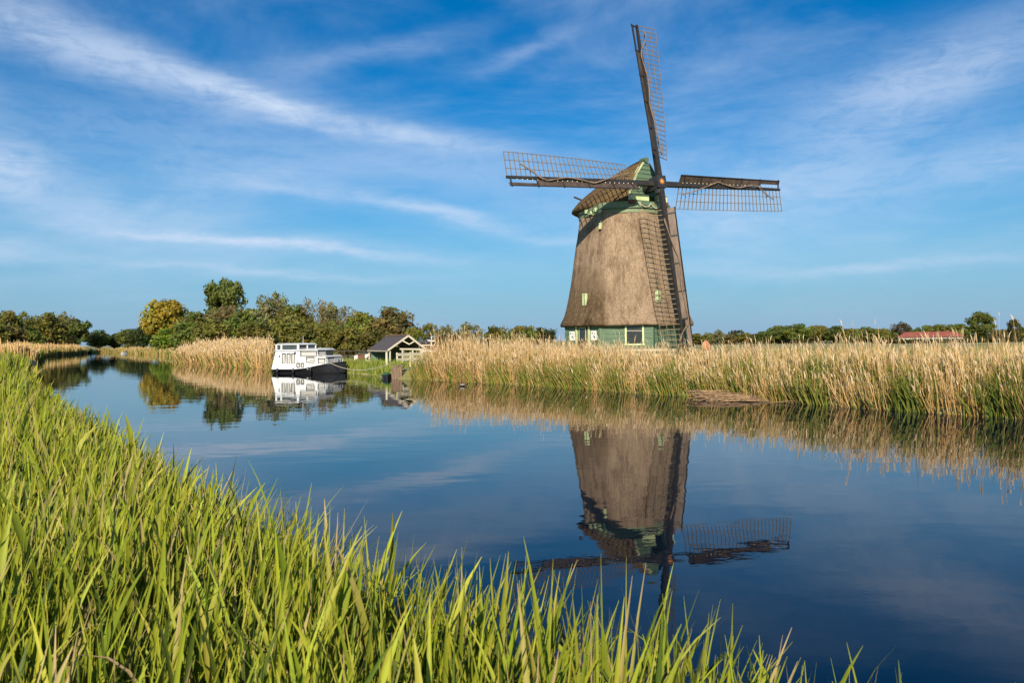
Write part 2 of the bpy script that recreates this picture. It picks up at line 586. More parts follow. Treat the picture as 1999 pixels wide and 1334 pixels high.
def build_land():
    # river ring, land lies outside it.  left shore runs away->near, right shore near->away, closed at the far bend
    def slab(name, shore, far, label, top_z):
        # 'shore' with the land on the right-hand side walking along it
        top = offset_line(shore, -0.9)
        toe = offset_line(shore, 0.5)
        mb = MB()
        n = len(shore)
        vs = [(p[0], p[1], -0.5) for p in toe] + [(p[0], p[1], 0.06) for p in shore] + [(p[0], p[1], top_z) for p in top]
        fs = []
        for i in range(n - 1):
            for r in range(2):
                a = r * n + i
                fs.append((a, a + 1, a + 1 + n, a + n))
        mb.add(vs, fs)
        poly = [Vector((p[0], p[1], top_z)) for p in top] + [Vector((p[0], p[1], top_z)) for p in far]
        tris = tessellate_polygon([poly])
        mb.add(poly, [tuple(t) for t in tris])
        o = link(name, mb.mesh(name, 'mud_shaded' if name == 'river_bank' else 'ground'))
        tag(o, label, 'ground', kind='structure')
        return o
    slab('meadow', RIGHT_SHORE, [(-150, 250), (-1500, 2600), (-600, 5000), (1500, 5200), (4200, 4200), (4600, 0), (3000, -900)],
         'flat grassy land beyond the river around the windmill', LAND_Z)
    slab('river_bank', LEFT_SHORE, [(1500, -2600), (-1500, -3200), (-4200, -900), (-4200, 2600), (-1600, 2750), (-131, 240)],
         'grassy river bank the photograph is taken from', LAND_Z - 0.008)
    me = bpy.data.meshes.new('river')
    s = 5200
    me.from_pydata([(-s, -s, 0), (s, -s, 0), (s, s, 0), (-s, s, 0)], [], [(0, 1, 2, 3)])
    me.materials.append(MATS['water'])
    tag(link('river', me), 'calm blue river water reflecting windmill and sky', 'water', kind='structure')


build_land()


# ------------------------------------------------------------------ windmill
AX = Vector((9.52, 64.4, 0))
PHI, TAU, AL = R(26.8), R(7.74), R(2.63)
NH = Vector((math.sin(PHI), -math.cos(PHI), 0))
U = Vector((math.cos(PHI), math.sin(PHI), 0))
Z = Vector((0, 0, 1))
HUB = Vector((11.68, 60.10, 14.55))
SW = (-NH * math.sin(TAU) + Z * math.cos(TAU))
SN = (NH * math.cos(TAU) + Z * math.sin(TAU))
LEN = 13.35
CAMANG = math.atan2(-AX.y, -AX.x)


def oct_ring(a, z, n=64, k=0.35):
    ring = []
    for i in range(n):
        th = 2 * math.pi * i / n
        d = (th + math.pi / 8) % (math.pi / 4) - math.pi / 8
        r = a * ((1 - k) / math.cos(d) + k * 1.035)
        ring.append(AX + Vector((math.cos(th + CAMANG) * r, math.sin(th + CAMANG) * r, z)))
    return ring


def build_windmill():
    t = Thing('windmill', 'thatched octagonal windmill with green base, boat-shaped cap and four lattice sails', 'windmill', (AX.x, AX.y, LAND_Z))
    # thatched body
    prof = [(3.60, 12.62), (3.67, 12.2), (3.83, 11.2), (4.02, 10.1), (4.22, 8.7), (4.46, 7.0), (4.68, 5.75), (4.88, 4.9), (5.10, 4.15), (5.40, 3.44),
            (5.34, 3.30), (4.95, 3.40)]
    b = MB()
    rings = []
    for a, z in prof:
        ring = oct_ring(a, z)
        for j, p in enumerate(ring):
            q = p - AX
            h = math.sin(j * 1.7) * 0.012 + math.sin(j * 0.53 + z * 2.1) * 0.02
            p.x += q.x / a * h
            p.y += q.y / a * h
            if z < 3.5:
                p.z += random.uniform(-0.035, 0.035)
        rings.append(ring)
    b.loft(rings, cap=False)
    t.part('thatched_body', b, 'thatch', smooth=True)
    # base wall of horizontal boards, eight faces (the three towards the water boarded one by one)
    core = MB()
    core.loft([oct_ring(4.86, 0.35, 8, 0) if False else oct_ring(4.86, 0.35, 64, 0), oct_ring(4.86, 3.45, 64, 0)])
    wall = t.part('base_wall', core, 'green_dark')
    ap = 4.90
    for f in (-2, -1, 0, 1, 2):
        ang = CAMANG + f * math.pi / 4
        nrm = Vector((math.cos(ang), math.sin(ang), 0))
        tan = Vector((-math.sin(ang), math.cos(ang), 0))
        M3 = Matrix((tan, nrm, Z)).transposed()
        L = 2 * ap * math.tan(math.pi / 8) - 0.03
        for k in range(8):
            z0 = 0.55 + k * 0.355
            m = MB()
            m.box(AX + nrm * (ap + 0.012 + random.uniform(0, 0.012)) + Z * (z0 + 0.17), (L, 0.05, 0.335), M3)
            t.part('plank', m, 'green_board', parent=wall)
        for s in (-1, 1):
            m = MB()
            m.box(AX + nrm * (ap + 0.03) + tan * (s * (L / 2 - 0.02)) + Z * 1.95, (0.16, 0.09, 3.05), M3)
            t.part('corner_post', m, 'green_dark' if f in (1, 2) else 'green_board', parent=wall)  # right-hand posts take the darker green, shade painted into their colour

    def face(f):
        ang = CAMANG + f * math.pi / 4
        nrm = Vector((math.cos(ang), math.sin(ang), 0))
        tan = Vector((-math.sin(ang), math.cos(ang), 0))   # towards the right of the picture for the face that looks at the river
        return nrm, tan, Matrix((tan, nrm, Z)).transposed()
    # window on the river face
    nrm, tan, M3 = face(0)
    xs = 0.62
    wl = MB()
    for dx in (-0.66, 0.66):
        wl.box(AX + nrm * (ap + 0.06) + tan * (xs + dx) + Z * 2.62, (0.13, 0.10, 1.55), M3)
    wl.box(AX + nrm * (ap + 0.07) + tan * xs + Z * 1.82, (1.55, 0.14, 0.11), M3)
    win = t.part('window', wl, 'green_pale')
    g = MB()
    g.box(AX + nrm * (ap + 0.045) + tan * xs + Z * 2.65, (1.19, 0.02, 1.5), M3)
    t.part('pane', g, 'glass_dark', parent=win)
    g = MB()
    g.box(AX + nrm * (ap + 0.065) + tan * xs + Z * 2.88, (1.19, 0.03, 0.05), M3)
    t.part('glazing_bar', g, 'white_paint', parent=win)
    # left face: door with posts and two notice boards
    nrm, tan, M3 = face(-1)
    d = MB()
    d.box(AX + nrm * (ap + 0.055) + tan * 0.1 + Z * 1.95, (1.0, 0.06, 2.75), M3)
    door = t.part('door', d, 'dark_wood')
    g = MB()
    g.box(AX + nrm * (ap + 0.09) + tan * 0.1 + Z * 2.7, (0.72, 0.03, 0.95), M3)
    t.part('pane', g, 'glass_dark', parent=door)
    g = MB()
    for s in (-1, 1):
        g.box(AX + nrm * (ap + 0.1) + tan * (0.1 + s * 0.39) + Z * 2.7, (0.06, 0.04, 1.05), M3)
    g.box(AX + nrm * (ap + 0.1) + tan * 0.1 + Z * 3.2, (0.84, 0.04, 0.06), M3)
    t.part('frame', g, 'green_pale', parent=door)
    for dx in (-0.62, 0.86):
        g = MB()
        g.box(AX + nrm * (ap + 0.09) + tan * dx + Z * 1.9, (0.14, 0.12, 2.9), M3)
        t.part('door_post', g, 'green_pale')
    for dx, fc, wd, hh in ((-1.15, -1, 0.62, 0.72), (1.42, -1, 0.64, 0.74)):
        nrm, tan, M3 = face(fc)
        g = MB()
        g.box(AX + nrm * (ap + 0.10) + tan * dx + Z * 2.55, (wd, 0.03, hh), M3)
        sg = t.part('notice_board', g, 'sign_white')
        for q in range(4):
            k = MB()
            k.box(AX + nrm * (ap + 0.122) + tan * (dx + (-0.14, 0.12, 0.02, 0.13)[q]) + Z * (2.55 + (0.2, 0.14, -0.05, -0.14)[q]),
                  ((0.10, 0.08, 0.16, 0.10)[q], 0.012, (0.12, 0.10, 0.08, 0.16)[q]), M3)
            t.part('print_mark', k, 'glass_dark', parent=sg)
    # hatch slits in the thatch
    for f, dx, z, apz, mat in ((-1, 0.35, 5.45, 4.86, 'green_pale'), (1, -1.35, 5.55, 4.86, 'green_pale')):
        nrm, tan, M3 = face(f)
        g = MB()
        for ddx, w_ in ((-0.14, 0.14), (0.1, 0.10)):
            g.box(AX + nrm * (apz + 0.02) + tan * (dx + ddx) + Z * z, (w_, 0.22, 0.95), M3)
        h = t.part('hatch', g, mat)
        k = MB()
        k.box(AX + nrm * (apz + 0.01) + tan * dx + Z * z, (0.2, 0.16, 0.9), M3)
        t.part('pane', k, 'green_dark', parent=h)
    # green rings under the cap
    for nm, a0, a1, z0, z1, mat in (('lower_ring', 3.70, 3.68, 12.32, 12.70, 'green_band'), ('upper_ring', 3.74, 3.72, 12.69, 13.22, 'green_band'),
                                    ('ring_ledge', 3.82, 3.82, 12.66, 12.74, 'green_board')):
        m = MB()
        m.loft([oct_ring(a0, z0, 64, 0.85), oct_ring(a1, z1, 64, 0.85)])
        t.part(nm, m, mat, smooth=False)
    nrm, tan, M3 = face(-1)
    for k in range(4):
        m = MB()
        a = CAMANG - math.pi / 4 * (1.15 - 0.17 * k)
        nn = Vector((math.cos(a), math.sin(a), 0))
        tt = Vector((-math.sin(a), math.cos(a), 0))
        m.box(AX + nn * 3.90 + Z * (12.72 - 0.16 * (k % 2)), (0.10, 0.30, 0.30), Matrix((nn, tt, Z)).transposed())
        t.part('ring_block', m, 'green_pale')
    m = MB()
    m.bar(AX + nrm * 3.84 + tan * 1.35 + Z * 12.5, AX + nrm * 3.94 + tan * 1.3 + Z * 11.55, 0.1, 0.1, nrm)
    br = t.part('ring_bracket', m, 'green_board')
    m = MB()
    m.bar(AX + nrm * 3.96 + tan * 1.3 + Z * 11.55, AX + nrm * 4.02 + tan * 1.29 + Z * 11.05, 0.2, 0.12, nrm)
    t.part('bracket_foot', m, 'green_pale', parent=br)

    # ---- cap
    secs = [(3.05, 1.80, 16.72, 13.36), (2.6, 2.42, 16.74, 13.30), (2.0, 3.05, 16.70, 13.20), (1.2, 3.70, 16.62, 13.08), (0.3, 4.10, 16.48, 13.00), (-0.7, 4.20, 16.25, 12.97),
            (-1.6, 4.08, 15.92, 12.98), (-2.4, 3.72, 15.5, 13.02), (-3.2, 3.18, 15.0, 13.04), (-3.9, 2.5, 14.45, 13.06), (-4.45, 1.6, 13.9, 13.08), (-4.75, 0.6, 13.4, 13.12)]
    ts = [(-1, 0), (-0.97, .10), (-0.86, .27), (-0.70, .46), (-0.52, .65), (-0.33, .81), (-0.15, .94), (0, 1)]
    prof2 = ts + [(-a, b_) for a, b_ in reversed(ts[:-1])]
    rings = []
    for s, wd, zt, zb in secs:
        outer = [AX + NH * s + U * (wd * a) + Z * (zb + (zt - zb) * h) for a, h in prof2]
        inner = [AX + NH * s + U * (wd * a * 0.86) + Z * (zb - 0.12 + (zt - zb - 0.2) * h * 0.93) for a, h in reversed(prof2)]
        rings.append(outer + inner)
    m = MB().loft(rings, cap=True)
    cap = t.part('cap', m, 'cap_thatch', smooth=False)
    mm = cap.data
    mm.polygons.foreach_set('use_smooth', [len(p.vertices) == 4 for p in mm.polygons])
    m = MB()
    m.tube([AX + NH * s + Z * (zt + 0.02) for s, wd, zt, zb in secs if s > -3.5], 0.10, 6)
    t.part('ridge', m, 'dark_wood', parent=cap)
    m = MB()
    m.bar(AX - U * 2.5 - NH * 1.9 + Z * 13.95, AX - U * 3.75 - NH * 1.9 + Z * 14.3, 0.12, 0.12)
    t.part('cap_peg', m, 'dark_wood', parent=cap)
    # gable boards
    zt, zb, wd = 16.72, 13.36, 1.80

    def half(z):
        h = min(max((z - zb) / (zt - zb), 0), 1)
        for (a0, h0), (a1, h1) in zip(ts, ts[1:]):
            if h <= h1:
                return wd * -(a0 + (a1 - a0) * (h - h0) / (h1 - h0))
        return 0.02
    gm = MB()
    prev = [AX + NH * 3.02 + U * (wd * a) + Z * (zb + (zt - zb) * h) for a, h in prof2]
    gm.add(prev + [p + NH * 0.08 for p in prev], [tuple(range(15)), tuple(reversed(range(15, 30)))] + [(i, (i + 1) % 15, 15 + (i + 1) % 15, 15 + i) for i in range(15)])
    gable = t.part('gable', gm, 'green_dark')
    z = 13.78
    while z < 16.5:
        hgt = 0.36
        a0, a1 = half(z) - 0.04, max(half(z + hgt - 0.03) - 0.04, 0.05)
        p0 = AX + NH * 3.10
        o = NH * 0.03
        tilt = NH * 0.05
        vs = [p0 - U * a0 + Z * z + tilt, p0 + U * a0 + Z * z + tilt, p0 + U * a1 + Z * (z + hgt - 0.02), p0 - U * a1 + Z * (z + hgt - 0.02)]
        m = MB().add(vs + [v + o for v in vs], [(0, 1, 2, 3), (7, 6, 5, 4), (0, 4, 5, 1), (1, 5, 6, 2), (2, 6, 7, 3), (3, 7, 4, 0)])
        t.part('plank', m, 'green_board', parent=gable)
        z += hgt
    for s in (-1, 1):
        m = MB()
        zz = [13.8, 14.4, 15.0, 15.6, 16.1, 16.5]
        for za, zb2 in zip(zz, zz[1:]):
            m.bar(AX + NH * 3.16 + U * (s * (half(za) - 0.02)) + Z * za, AX + NH * 3.16 + U * (s * (half(zb2) - 0.02)) + Z * zb2, 0.10, 0.14, NH)
        t.part('bargeboard', m, 'green_pale' if s < 0 else 'green_board', parent=gable)
    m = MB()
    m.tube([AX + NH * 2.5 + Z * 16.78, AX + NH * 3.3 + Z * 16.72], [0.20, 0.22], 10)
    t.part('ridge_cowl', m, 'green_board', parent=gable)
    # storm beam with red feet
    Mb = Matrix((U, NH, Z)).transposed()
    m = MB().box(AX + NH * 3.42 - U * 0.98 + Z * 13.55, (1.72, 0.42, 0.50), Mb)
    t.part('weather_beam', m, 'green_pale')
    m = MB().box(AX + NH * 3.42 + U * 1.22 + Z * 13.55, (0.95, 0.42, 0.50), Mb)
    t.part('weather_beam', m, 'green_pale')
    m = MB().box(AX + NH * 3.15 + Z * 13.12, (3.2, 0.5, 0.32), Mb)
    t.part('beam_opening_shade', m, 'dark_wood')  # dark box painted as the shade of the opening below the beam
    for s in (-1.72, 1.55):
        m = MB().box(AX + NH * 3.46 + U * s + Z * 13.15, (0.42, 0.5, 0.28), Mb)
        t.part('beam_foot', m, 'red_brown')
    m = MB().box(AX + NH * 3.9 - U * 0.55 + Z * 13.02, (0.95, 0.08, 0.34), Mb)
    t.part('name_board', m, 'green_board')
    path = [AX + NH * 4.0 + U * x + Z * z_ for x, z_ in ((-1.5, 13.15), (-1.15, 12.86), (-0.8, 12.72), (-0.45, 12.76), (-0.2, 13.05), (0, 12.8), (0.25, 12.66), (0.5, 12.72), (0.62, 13.0))]
    t.part('brake_rope', MB().tube(path, 0.035, 5), 'cream')
    for x0, x1, z0, z1 in ((-1.3, -0.75, 14.6, 13.7), (-1.55, -1.15, 15.4, 16.0)):
        t.part('rope_line', MB().tube([AX + NH * 3.75 + U * x0 + Z * z0, AX + NH * 3.75 + U * x1 + Z * z1], 0.022, 4), 'cream')

    # ---- windshaft and sails
    m = MB()
    m.tube([HUB - SN * 2.4, HUB - SN * 0.3], [0.42, 0.40], 14)
    t.part('windshaft', m, 'iron', smooth=True)
    A_ = SW * math.cos(AL) - U * math.sin(AL)
    B_ = U * math.cos(AL) + SW * math.sin(AL)
    Ms = Matrix((B_, SN, A_)).transposed()
    m = MB().box(HUB - SN * 0.15, (0.86, 1.05, 0.98), Ms)
    poll = t.part('poll_end', m, 'iron')
    m = MB()
    m.tube([HUB - SN * 0.1 - A_ * 0.48, HUB - SN * 0.1 - A_ * 0.85], [0.42, 0.36], 12)
    t.part('collar', m, 'iron', parent=poll)
    m = MB()
    cs = HUB + SN * 0.385
    for k in range(8):
        a = math.pi * 2 * k / 8
        d = B_ * math.cos(a) + A_ * math.sin(a)
        m.bar(cs + d * 0.02, cs + d * 0.25, 0.09, 0.03, SN, 0.02, 0.02)
    t.part('star_ornament', m, 'orange_paint', parent=poll)

    unit = MB().box((0.5, 0, 0), (1, 1, 1)).mesh('sail_bar', 'lath')
    for si, (arm, lead, off) in enumerate(((A_, -B_, 0.10), (-B_, -A_, -0.30), (-A_, B_, 0.10), (B_, A_, -0.30))):
        base = HUB + SN * off
        trail = -lead
        lower = si == 2
        # whip / stock
        m = MB()
        m.bar(base, base + arm * 4.6, 0.40, 0.40, SN, 0.33, 0.34)
        m.bar(base + arm * 4.6, base + arm * LEN, 0.33, 0.34, SN, 0.17, 0.18)
        sail = t.part('sail', m, 'black_timber')
        sail['label'] = ('sail pointing straight up above the cap', 'sail reaching out over the water to one side, lattice uppermost',
                         'sail hanging down in front of the thatch', 'sail reaching out clear of the cap, lattice undermost')[si]

        def weather(r):
            return R(24) * (1 - (r - 1.8) / (LEN - 1.8)) ** 1.3 + R(3)

        def at(r, v, n=0.0):
            w_ = weather(r)
            dv = trail * math.cos(w_) - SN * math.sin(w_)
            nv = SN * math.cos(w_) + trail * math.sin(w_)
            return base + arm * r + dv * v + nv * n
        r0, nb = 2.25, 29
        rs = [r0 + (LEN - 0.06 - r0) * k / (nb - 1) for k in range(nb)]
        for r in rs:
            a, b_ = at(r, 0.05, 0.0), at(r, 1.97 - random.uniform(0, .03), 0.0)
            d = b_ - a
            x = d.normalized()
            yv = SN.cross(x).normalized()
            zv = x.cross(yv)
            M = Matrix((x * d.length, yv * 0.052, zv * 0.042)).transposed().to_4x4()
            M.translation = a
            t.part('sail_bar', unit, 'lath', parent=sail, M=M)
        for v in (0.66, 1.30, 1.93):
            m = MB()
            for ra, rb in zip(rs[::4], rs[4::4]):
                m.bar(at(ra, v, 0.035), at(rb + 0.01, v, 0.035), 0.042, 0.035, SN)
            t.part('hem_lath', m, 'lath', parent=sail)
        # leading boards, last one standing off the stock with an open slot
        segs = [(r0 - 0.1, 4.4), (4.42, 6.6), (6.62, 8.8), (8.82, 10.9), (10.92, LEN - 0.1)]
        for q, (ra, rb) in enumerate(segs):
            inner = -0.17 if q < 4 else -0.42
            m = MB()
            wout = 0.80 - 0.035 * q
            fwd = 0.16
            p = [at(ra, inner, 0.03), at(rb, inner if q < 3 else inner, 0.03), at(rb, -wout, fwd), at(ra, -wout, fwd)]
            th = SN * 0.05
            m.add(p + [v + th for v in p], [(0, 1, 2, 3), (7, 6, 5, 4), (0, 4, 5, 1), (1, 5, 6, 2), (2, 6, 7, 3), (3, 7, 4, 0)])
            t.part('leading_board', m, 'board_lit' if lower else 'board_brown', parent=sail)
        m = MB()
        m.bar(at(r0 - 0.1, -0.82, 0.20), at(LEN - 0.1, -0.70, 0.20), 0.07, 0.09, SN)
        t.part('board_edge', m, 'black_timber', parent=sail)
        for r in (2.6, 4.4, 6.6, 8.8, 10.95, LEN - 0.25):
            m = MB().bar(at(r, 0.05, 0.06), at(r, -0.80, 0.22), 0.10, 0.07, SN)
            t.part('board_stay', m, 'black_timber', parent=sail)
        for r in [2.5 + 0.42 * k for k in range(25 if si % 2 else 0)]:
            m = MB().box(at(r, -0.20, 0.13), (0.055, 0.05, 0.07), Ms)
            t.part('sky_gap', m, 'cream', parent=sail)  # small cream block standing in for sky seen through a gap
        # furled cloth wound along the stock
        pth = [(2.4, 0.75), (3.4, 0.50), (4.6, 0.12), (5.8, -0.28), (6.2, -0.36), (7.2, -0.12), (8.4, 0.02), (9.4, -0.14), (10.1, -0.24), (10.7, -0.05), (11.5, 0.55), (12.2, 0.95)]
        if si == 0:
            pth = [(2.3, 0.55), (3.2, 0.42), (4.6, 0.16), (6.5, -0.15), (7.5, 0.04), (8.8, 0.1), (10.3, -0.22), (11.2, -0.05), (12.0, 0.50), (12.7, 0.52)]
        if si == 2:
            pth = [(3.0, 0.15), (4.5, -0.1), (6.2, -0.52), (6.9, -0.58), (8.4, -0.42), (10.0, -0.52), (11.2, -0.55), (12.0, 0.1), (12.7, 0.5)]
        pts = [at(r, v, 0.26) for r, v in pth]
        sm = []
        for i in range(len(pts) - 1):
            p0, p1, p2, p3 = pts[max(i - 1, 0)], pts[i], pts[i + 1], pts[min(i + 2, len(pts) - 1)]
            for k in range(4):
                q = k / 4
                sm.append(0.5 * ((2 * p1) + (p2 - p0) * q + (2 * p0 - 5 * p1 + 4 * p2 - p3) * q * q + (3 * p1 - p0 - 3 * p2 + p3) * q ** 3))
        sm.append(pts[-1])
        t.part('furled_cloth', MB().tube(sm, [0.055 + 0.018 * math.sin(i * 1.3) for i in range(len(sm))], 6), 'furled_cloth', smooth=True, parent=sail)


build_windmill()


# ------------------------------------------------------------------ cabin boat
def build_boat():
    th = R(-25)
    fx, fy = math.cos(th), math.sin(th)
    near_stern = Vector((-18.1, 57.4, 0))
    L, BM = 5.9, 2.5
    side = Vector((-fy, fx, 0))          # away from the camera
    c = near_stern + Vector((fx, fy, 0)) * (L / 2) + side * (BM / 2)
    t = Thing('cabin_boat', 'white cabin boat with black hull moored beside the golden reeds', 'boat', tuple(c), th, local=True)

    def hull_ring(x, half, zt, zb, flare=0.12):
        return [Vector((x, -half, zt)), Vector((x, -half * (1 - flare), 0.1)), Vector((x, -half * 0.7, zb)), Vector((x, half * 0.7, zb)), Vector((x, half * (1 - flare), 0.1)), Vector((x, half, zt))]
    st = [(-2.95, 1.05, .28, -.10), (-2.0, 1.22, .27, -.35), (-0.6, 1.25, .28, -.4), (0.4, 1.25, .37, -.4), (1.2, 1.18, .52, -.38), (1.9, 0.98, .66, -.32), (2.5, 0.62, .76, -.2), (2.85, 0.28, .80, 0.0), (3.02, 0.05, .82, .35)]
    t.part('hull', MB().loft([hull_ring(*s) for s in st]), 'boat_black', smooth=False)
    m = MB()
    for sgn in (-1, 1):
        m.tube([(x, sgn * (h + 0.01), z + 0.0) for x, h, z, _ in st], 0.045, 6)
    t.part('rubbing_strake', m, 'boat_black', smooth=True)
    # aft topsides and cabin (white), raked stern
    def block(name, x0, x1, w0, w1, z0, z1, rake0=0.0, rake1=0.0, tumble=0.05, mat='boat_white'):
        vs = [(x0, -w0, z0), (x1, -w0, z0), (x1, w0, z0), (x0, w0, z0), (x0 + rake0, -w1, z1), (x1 + rake1, -w1, z1), (x1 + rake1, w1, z1), (x0 + rake0, w1, z1)]
        m = MB().add(vs, [(3, 2, 1, 0), (4, 5, 6, 7), (0, 1, 5, 4), (1, 2, 6, 5), (2, 3, 7, 6), (3, 0, 4, 7)])
        o = t.part(name, m, mat)
        bv = o.modifiers.new('edge', 'BEVEL')
        bv.width = 0.035
        bv.segments = 2
        return o
    aft = block('aft_cabin', -2.93, -0.30, 1.16, 1.02, 0.275, 1.66, 0.30, -0.05)
    bul = block('bulwark', -0.32, 0.62, 1.235, 1.20, 0.30, 0.80, 0, -0.25)
    midc = block('mid_cabin', -0.36, 1.28, 1.03, 0.95, 0.45, 1.70, 0, -0.10)
    fore = block('fore_cabin', 1.20, 1.92, 0.92, 0.86, 0.52, 1.20, 0, -0.06)
    whl = block('wheelhouse', -2.62, -0.48, 0.98, 0.94, 1.63, 2.10, 0.05, -0.06, mat='boat_glass')
    # roofs
    for nm, x0, x1, w, z in (('wheelhouse_roof', -2.66, -0.44, 1.04, 2.10), ('aft_cabin_roof', -2.72, -0.28, 1.10, 1.645), ('mid_cabin_roof', -0.5, 1.30, 1.02, 1.70), ('fore_cabin_roof', 1.1, 1.98, 0.93, 1.20)):
        m = MB()
        rr = []
        for x in (x0, x0 + 0.06, x1 - 0.06, x1):
            e = 0.0 if x in (x0, x1) else 0.02
            rr.append([Vector((x, -w, z + 0.005)), Vector((x, -w, z + 0.03 + e)), Vector((x, 0, z + 0.075 + e)), Vector((x, w, z + 0.03 + e)), Vector((x, w, z + 0.005))])
        t.part(nm, m.loft(rr), 'boat_grey' if nm == 'aft_cabin_roof' else 'boat_white')
    # wheelhouse pillars
    for x, y in [(-2.58, -0.985), (-2.10, -0.985), (-0.55, -0.985), (-0.50, -0.95), (-0.50, 0.95), (-0.50, 0.0), (-2.58, 0.985), (-0.55, 0.985)]:
        m = MB().box((x, y, 1.865), (0.13 if abs(y) > 0.96 else 0.06, 0.06 if abs(y) > 0.96 else 0.10, 0.50))
        t.part('window_pillar', m, 'boat_white', parent=whl)
    m = MB().box((-1.55, -0.99, 1.68), (2.15, 0.05, 0.12))
    t.part('window_rail', m, 'boat_white', parent=whl)
    m = MB().box((-0.485, 0, 1.68), (0.05, 1.96, 0.12))
    t.part('window_rail', m, 'boat_white', parent=whl)

    def window(par, x, z, w, h, y, glass='boat_glass', front=False, curtain=False):
        if not front:
            f = MB().box((x, y - 0.012, z), (w + 0.13, 0.05, h + 0.13))
            g = MB().box((x + 0.035, y - 0.033, z - 0.025), (w + 0.02, 0.03, h + 0.03))
        else:
            f = MB().box((x + 0.012, y, z), (0.05, w + 0.13, h + 0.13))
            g = MB().box((x + 0.033, y + 0.02, z - 0.03), (0.03, w + 0.02, h + 0.03))
        o = t.part('window', f, 'iron', parent=par)
        t.part('pane', g, 'curtain' if curtain else glass, parent=par)
        return o
    for x in (-1.78, -1.32, -0.88):
        window(aft, x, 1.10, 0.20, 0.62, -1.10, curtain=True)
    for x in (-0.30, 0.10):
        window(bul, x, 0.62, 0.16, 0.20, -1.24, curtain=True)
    window(midc, 0.45, 1.45, 1.35, 0.26, -0.985, curtain=True)
    window(midc, 0.62, 0.98, 0.62, 0.34, -1.0, curtain=True)
    for y in (-0.45, 0.45):
        window(midc, 1.205, 1.47, 0.66, 0.24, y, front=True, curtain=(y < 0))
    window(fore, 1.55, 0.92, 0.5, 0.26, -0.895, curtain=True)
    window(fore, 1.885, 0.92, 0.95, 0.30, 0.0, front=True, curtain=True)
    m = MB().tube([(-2.2, -1.13, 1.18), (-2.18, -1.15, 1.35)], 0.035, 5)
    t.part('side_lamp', m, 'iron', parent=aft)
    m = MB().box((-0.72, -1.1, 1.52), (0.1, 0.1, 0.12))
    t.part('side_lamp', m, 'iron', parent=aft)
    m = MB().tube([(-0.1, -1.19, 0.86), (0.55, -1.14, 0.92), (1.2, -1.05, 0.98)], 0.018, 5)
    t.part('grab_rail', m, 'boat_white')
    for x0, x1, w_, z_ in ((-2.5, -0.6, 0.98, 2.12), (-0.35, 1.15, 0.95, 1.74), (1.2, 1.9, 0.86, 1.24)):
        for s_ in (-1, 1):
            m = MB().tube([(x0, s_ * w_, z_ + .02), (x0 + .04, s_ * w_, z_ + .09), (x1 - .04, s_ * w_, z_ + .09), (x1, s_ * w_, z_ + .02)], 0.014, 5)
            t.part('hand_rail', m, 'boat_grey')
    for x in (-2.2, -0.7, 0.9):
        zt_ = 0.42 if x < 0.5 else 0.5
        f_ = t.part('fender', MB().tube([(x, -1.31, zt_ - .38), (x, -1.33, zt_ - .34), (x, -1.33, zt_ - .08), (x, -1.31, zt_ - .04)], [.03, .07, .07, .03], 8), 'iron', smooth=True)
        t.part('fender_line', MB().tube([(x, -1.31, zt_ - .04), (x, -1.22, zt_ + .3)], 0.012, 4), 'rope', parent=f_)
    m = MB()
    for k in range(5):
        a_ = -0.9 + 0.45 * k
        m.tube([(2.05 + 0.5 * math.cos(a_), 0.62 * math.sin(a_), 0.72), (2.08 + 0.5 * math.cos(a_), 0.62 * math.sin(a_), 1.1)], 0.013, 4)
    m.tube([(2.08 + 0.5 * math.cos(-0.9 + 0.225 * k), 0.62 * math.sin(-0.9 + 0.225 * k), 1.1) for k in range(9)], 0.015, 4)
    t.part('bow_rail', m, 'boat_grey')
    t.part('mast', MB().tube([(-0.9, 0, 2.15), (-0.9, 0, 2.75)], 0.018, 5), 'boat_grey')
    m = MB().box((-3.03, -0.3, 0.42), (0.26, 1.4, 0.1))
    t.part('stern_platform', m, 'old_wood')
    m = MB().tube([(2.45, 0, 0.74), (2.45, 0, 0.98)], 0.05, 6)
    t.part('bollard', m, 'iron')
    # mooring rope from the bow to the quay
    a = t.M @ Vector((2.2, -0.72, 0.75))
    b = Vector((-7.35, 46.9, 0.95))
    pts = []
    for i in range(21):
        q = i / 20
        p = a.lerp(b, q)
        p.z -= 0.55 * 4 * q * (1 - q) * 0.85
        pts.append(p)
    o = link('mooring_rope', MB().tube(pts, 0.022, 5).mesh('mooring_rope', 'rope'))
    tag(o, 'slack pale rope running from the bow of the white boat to the quay', 'rope')


build_boat()


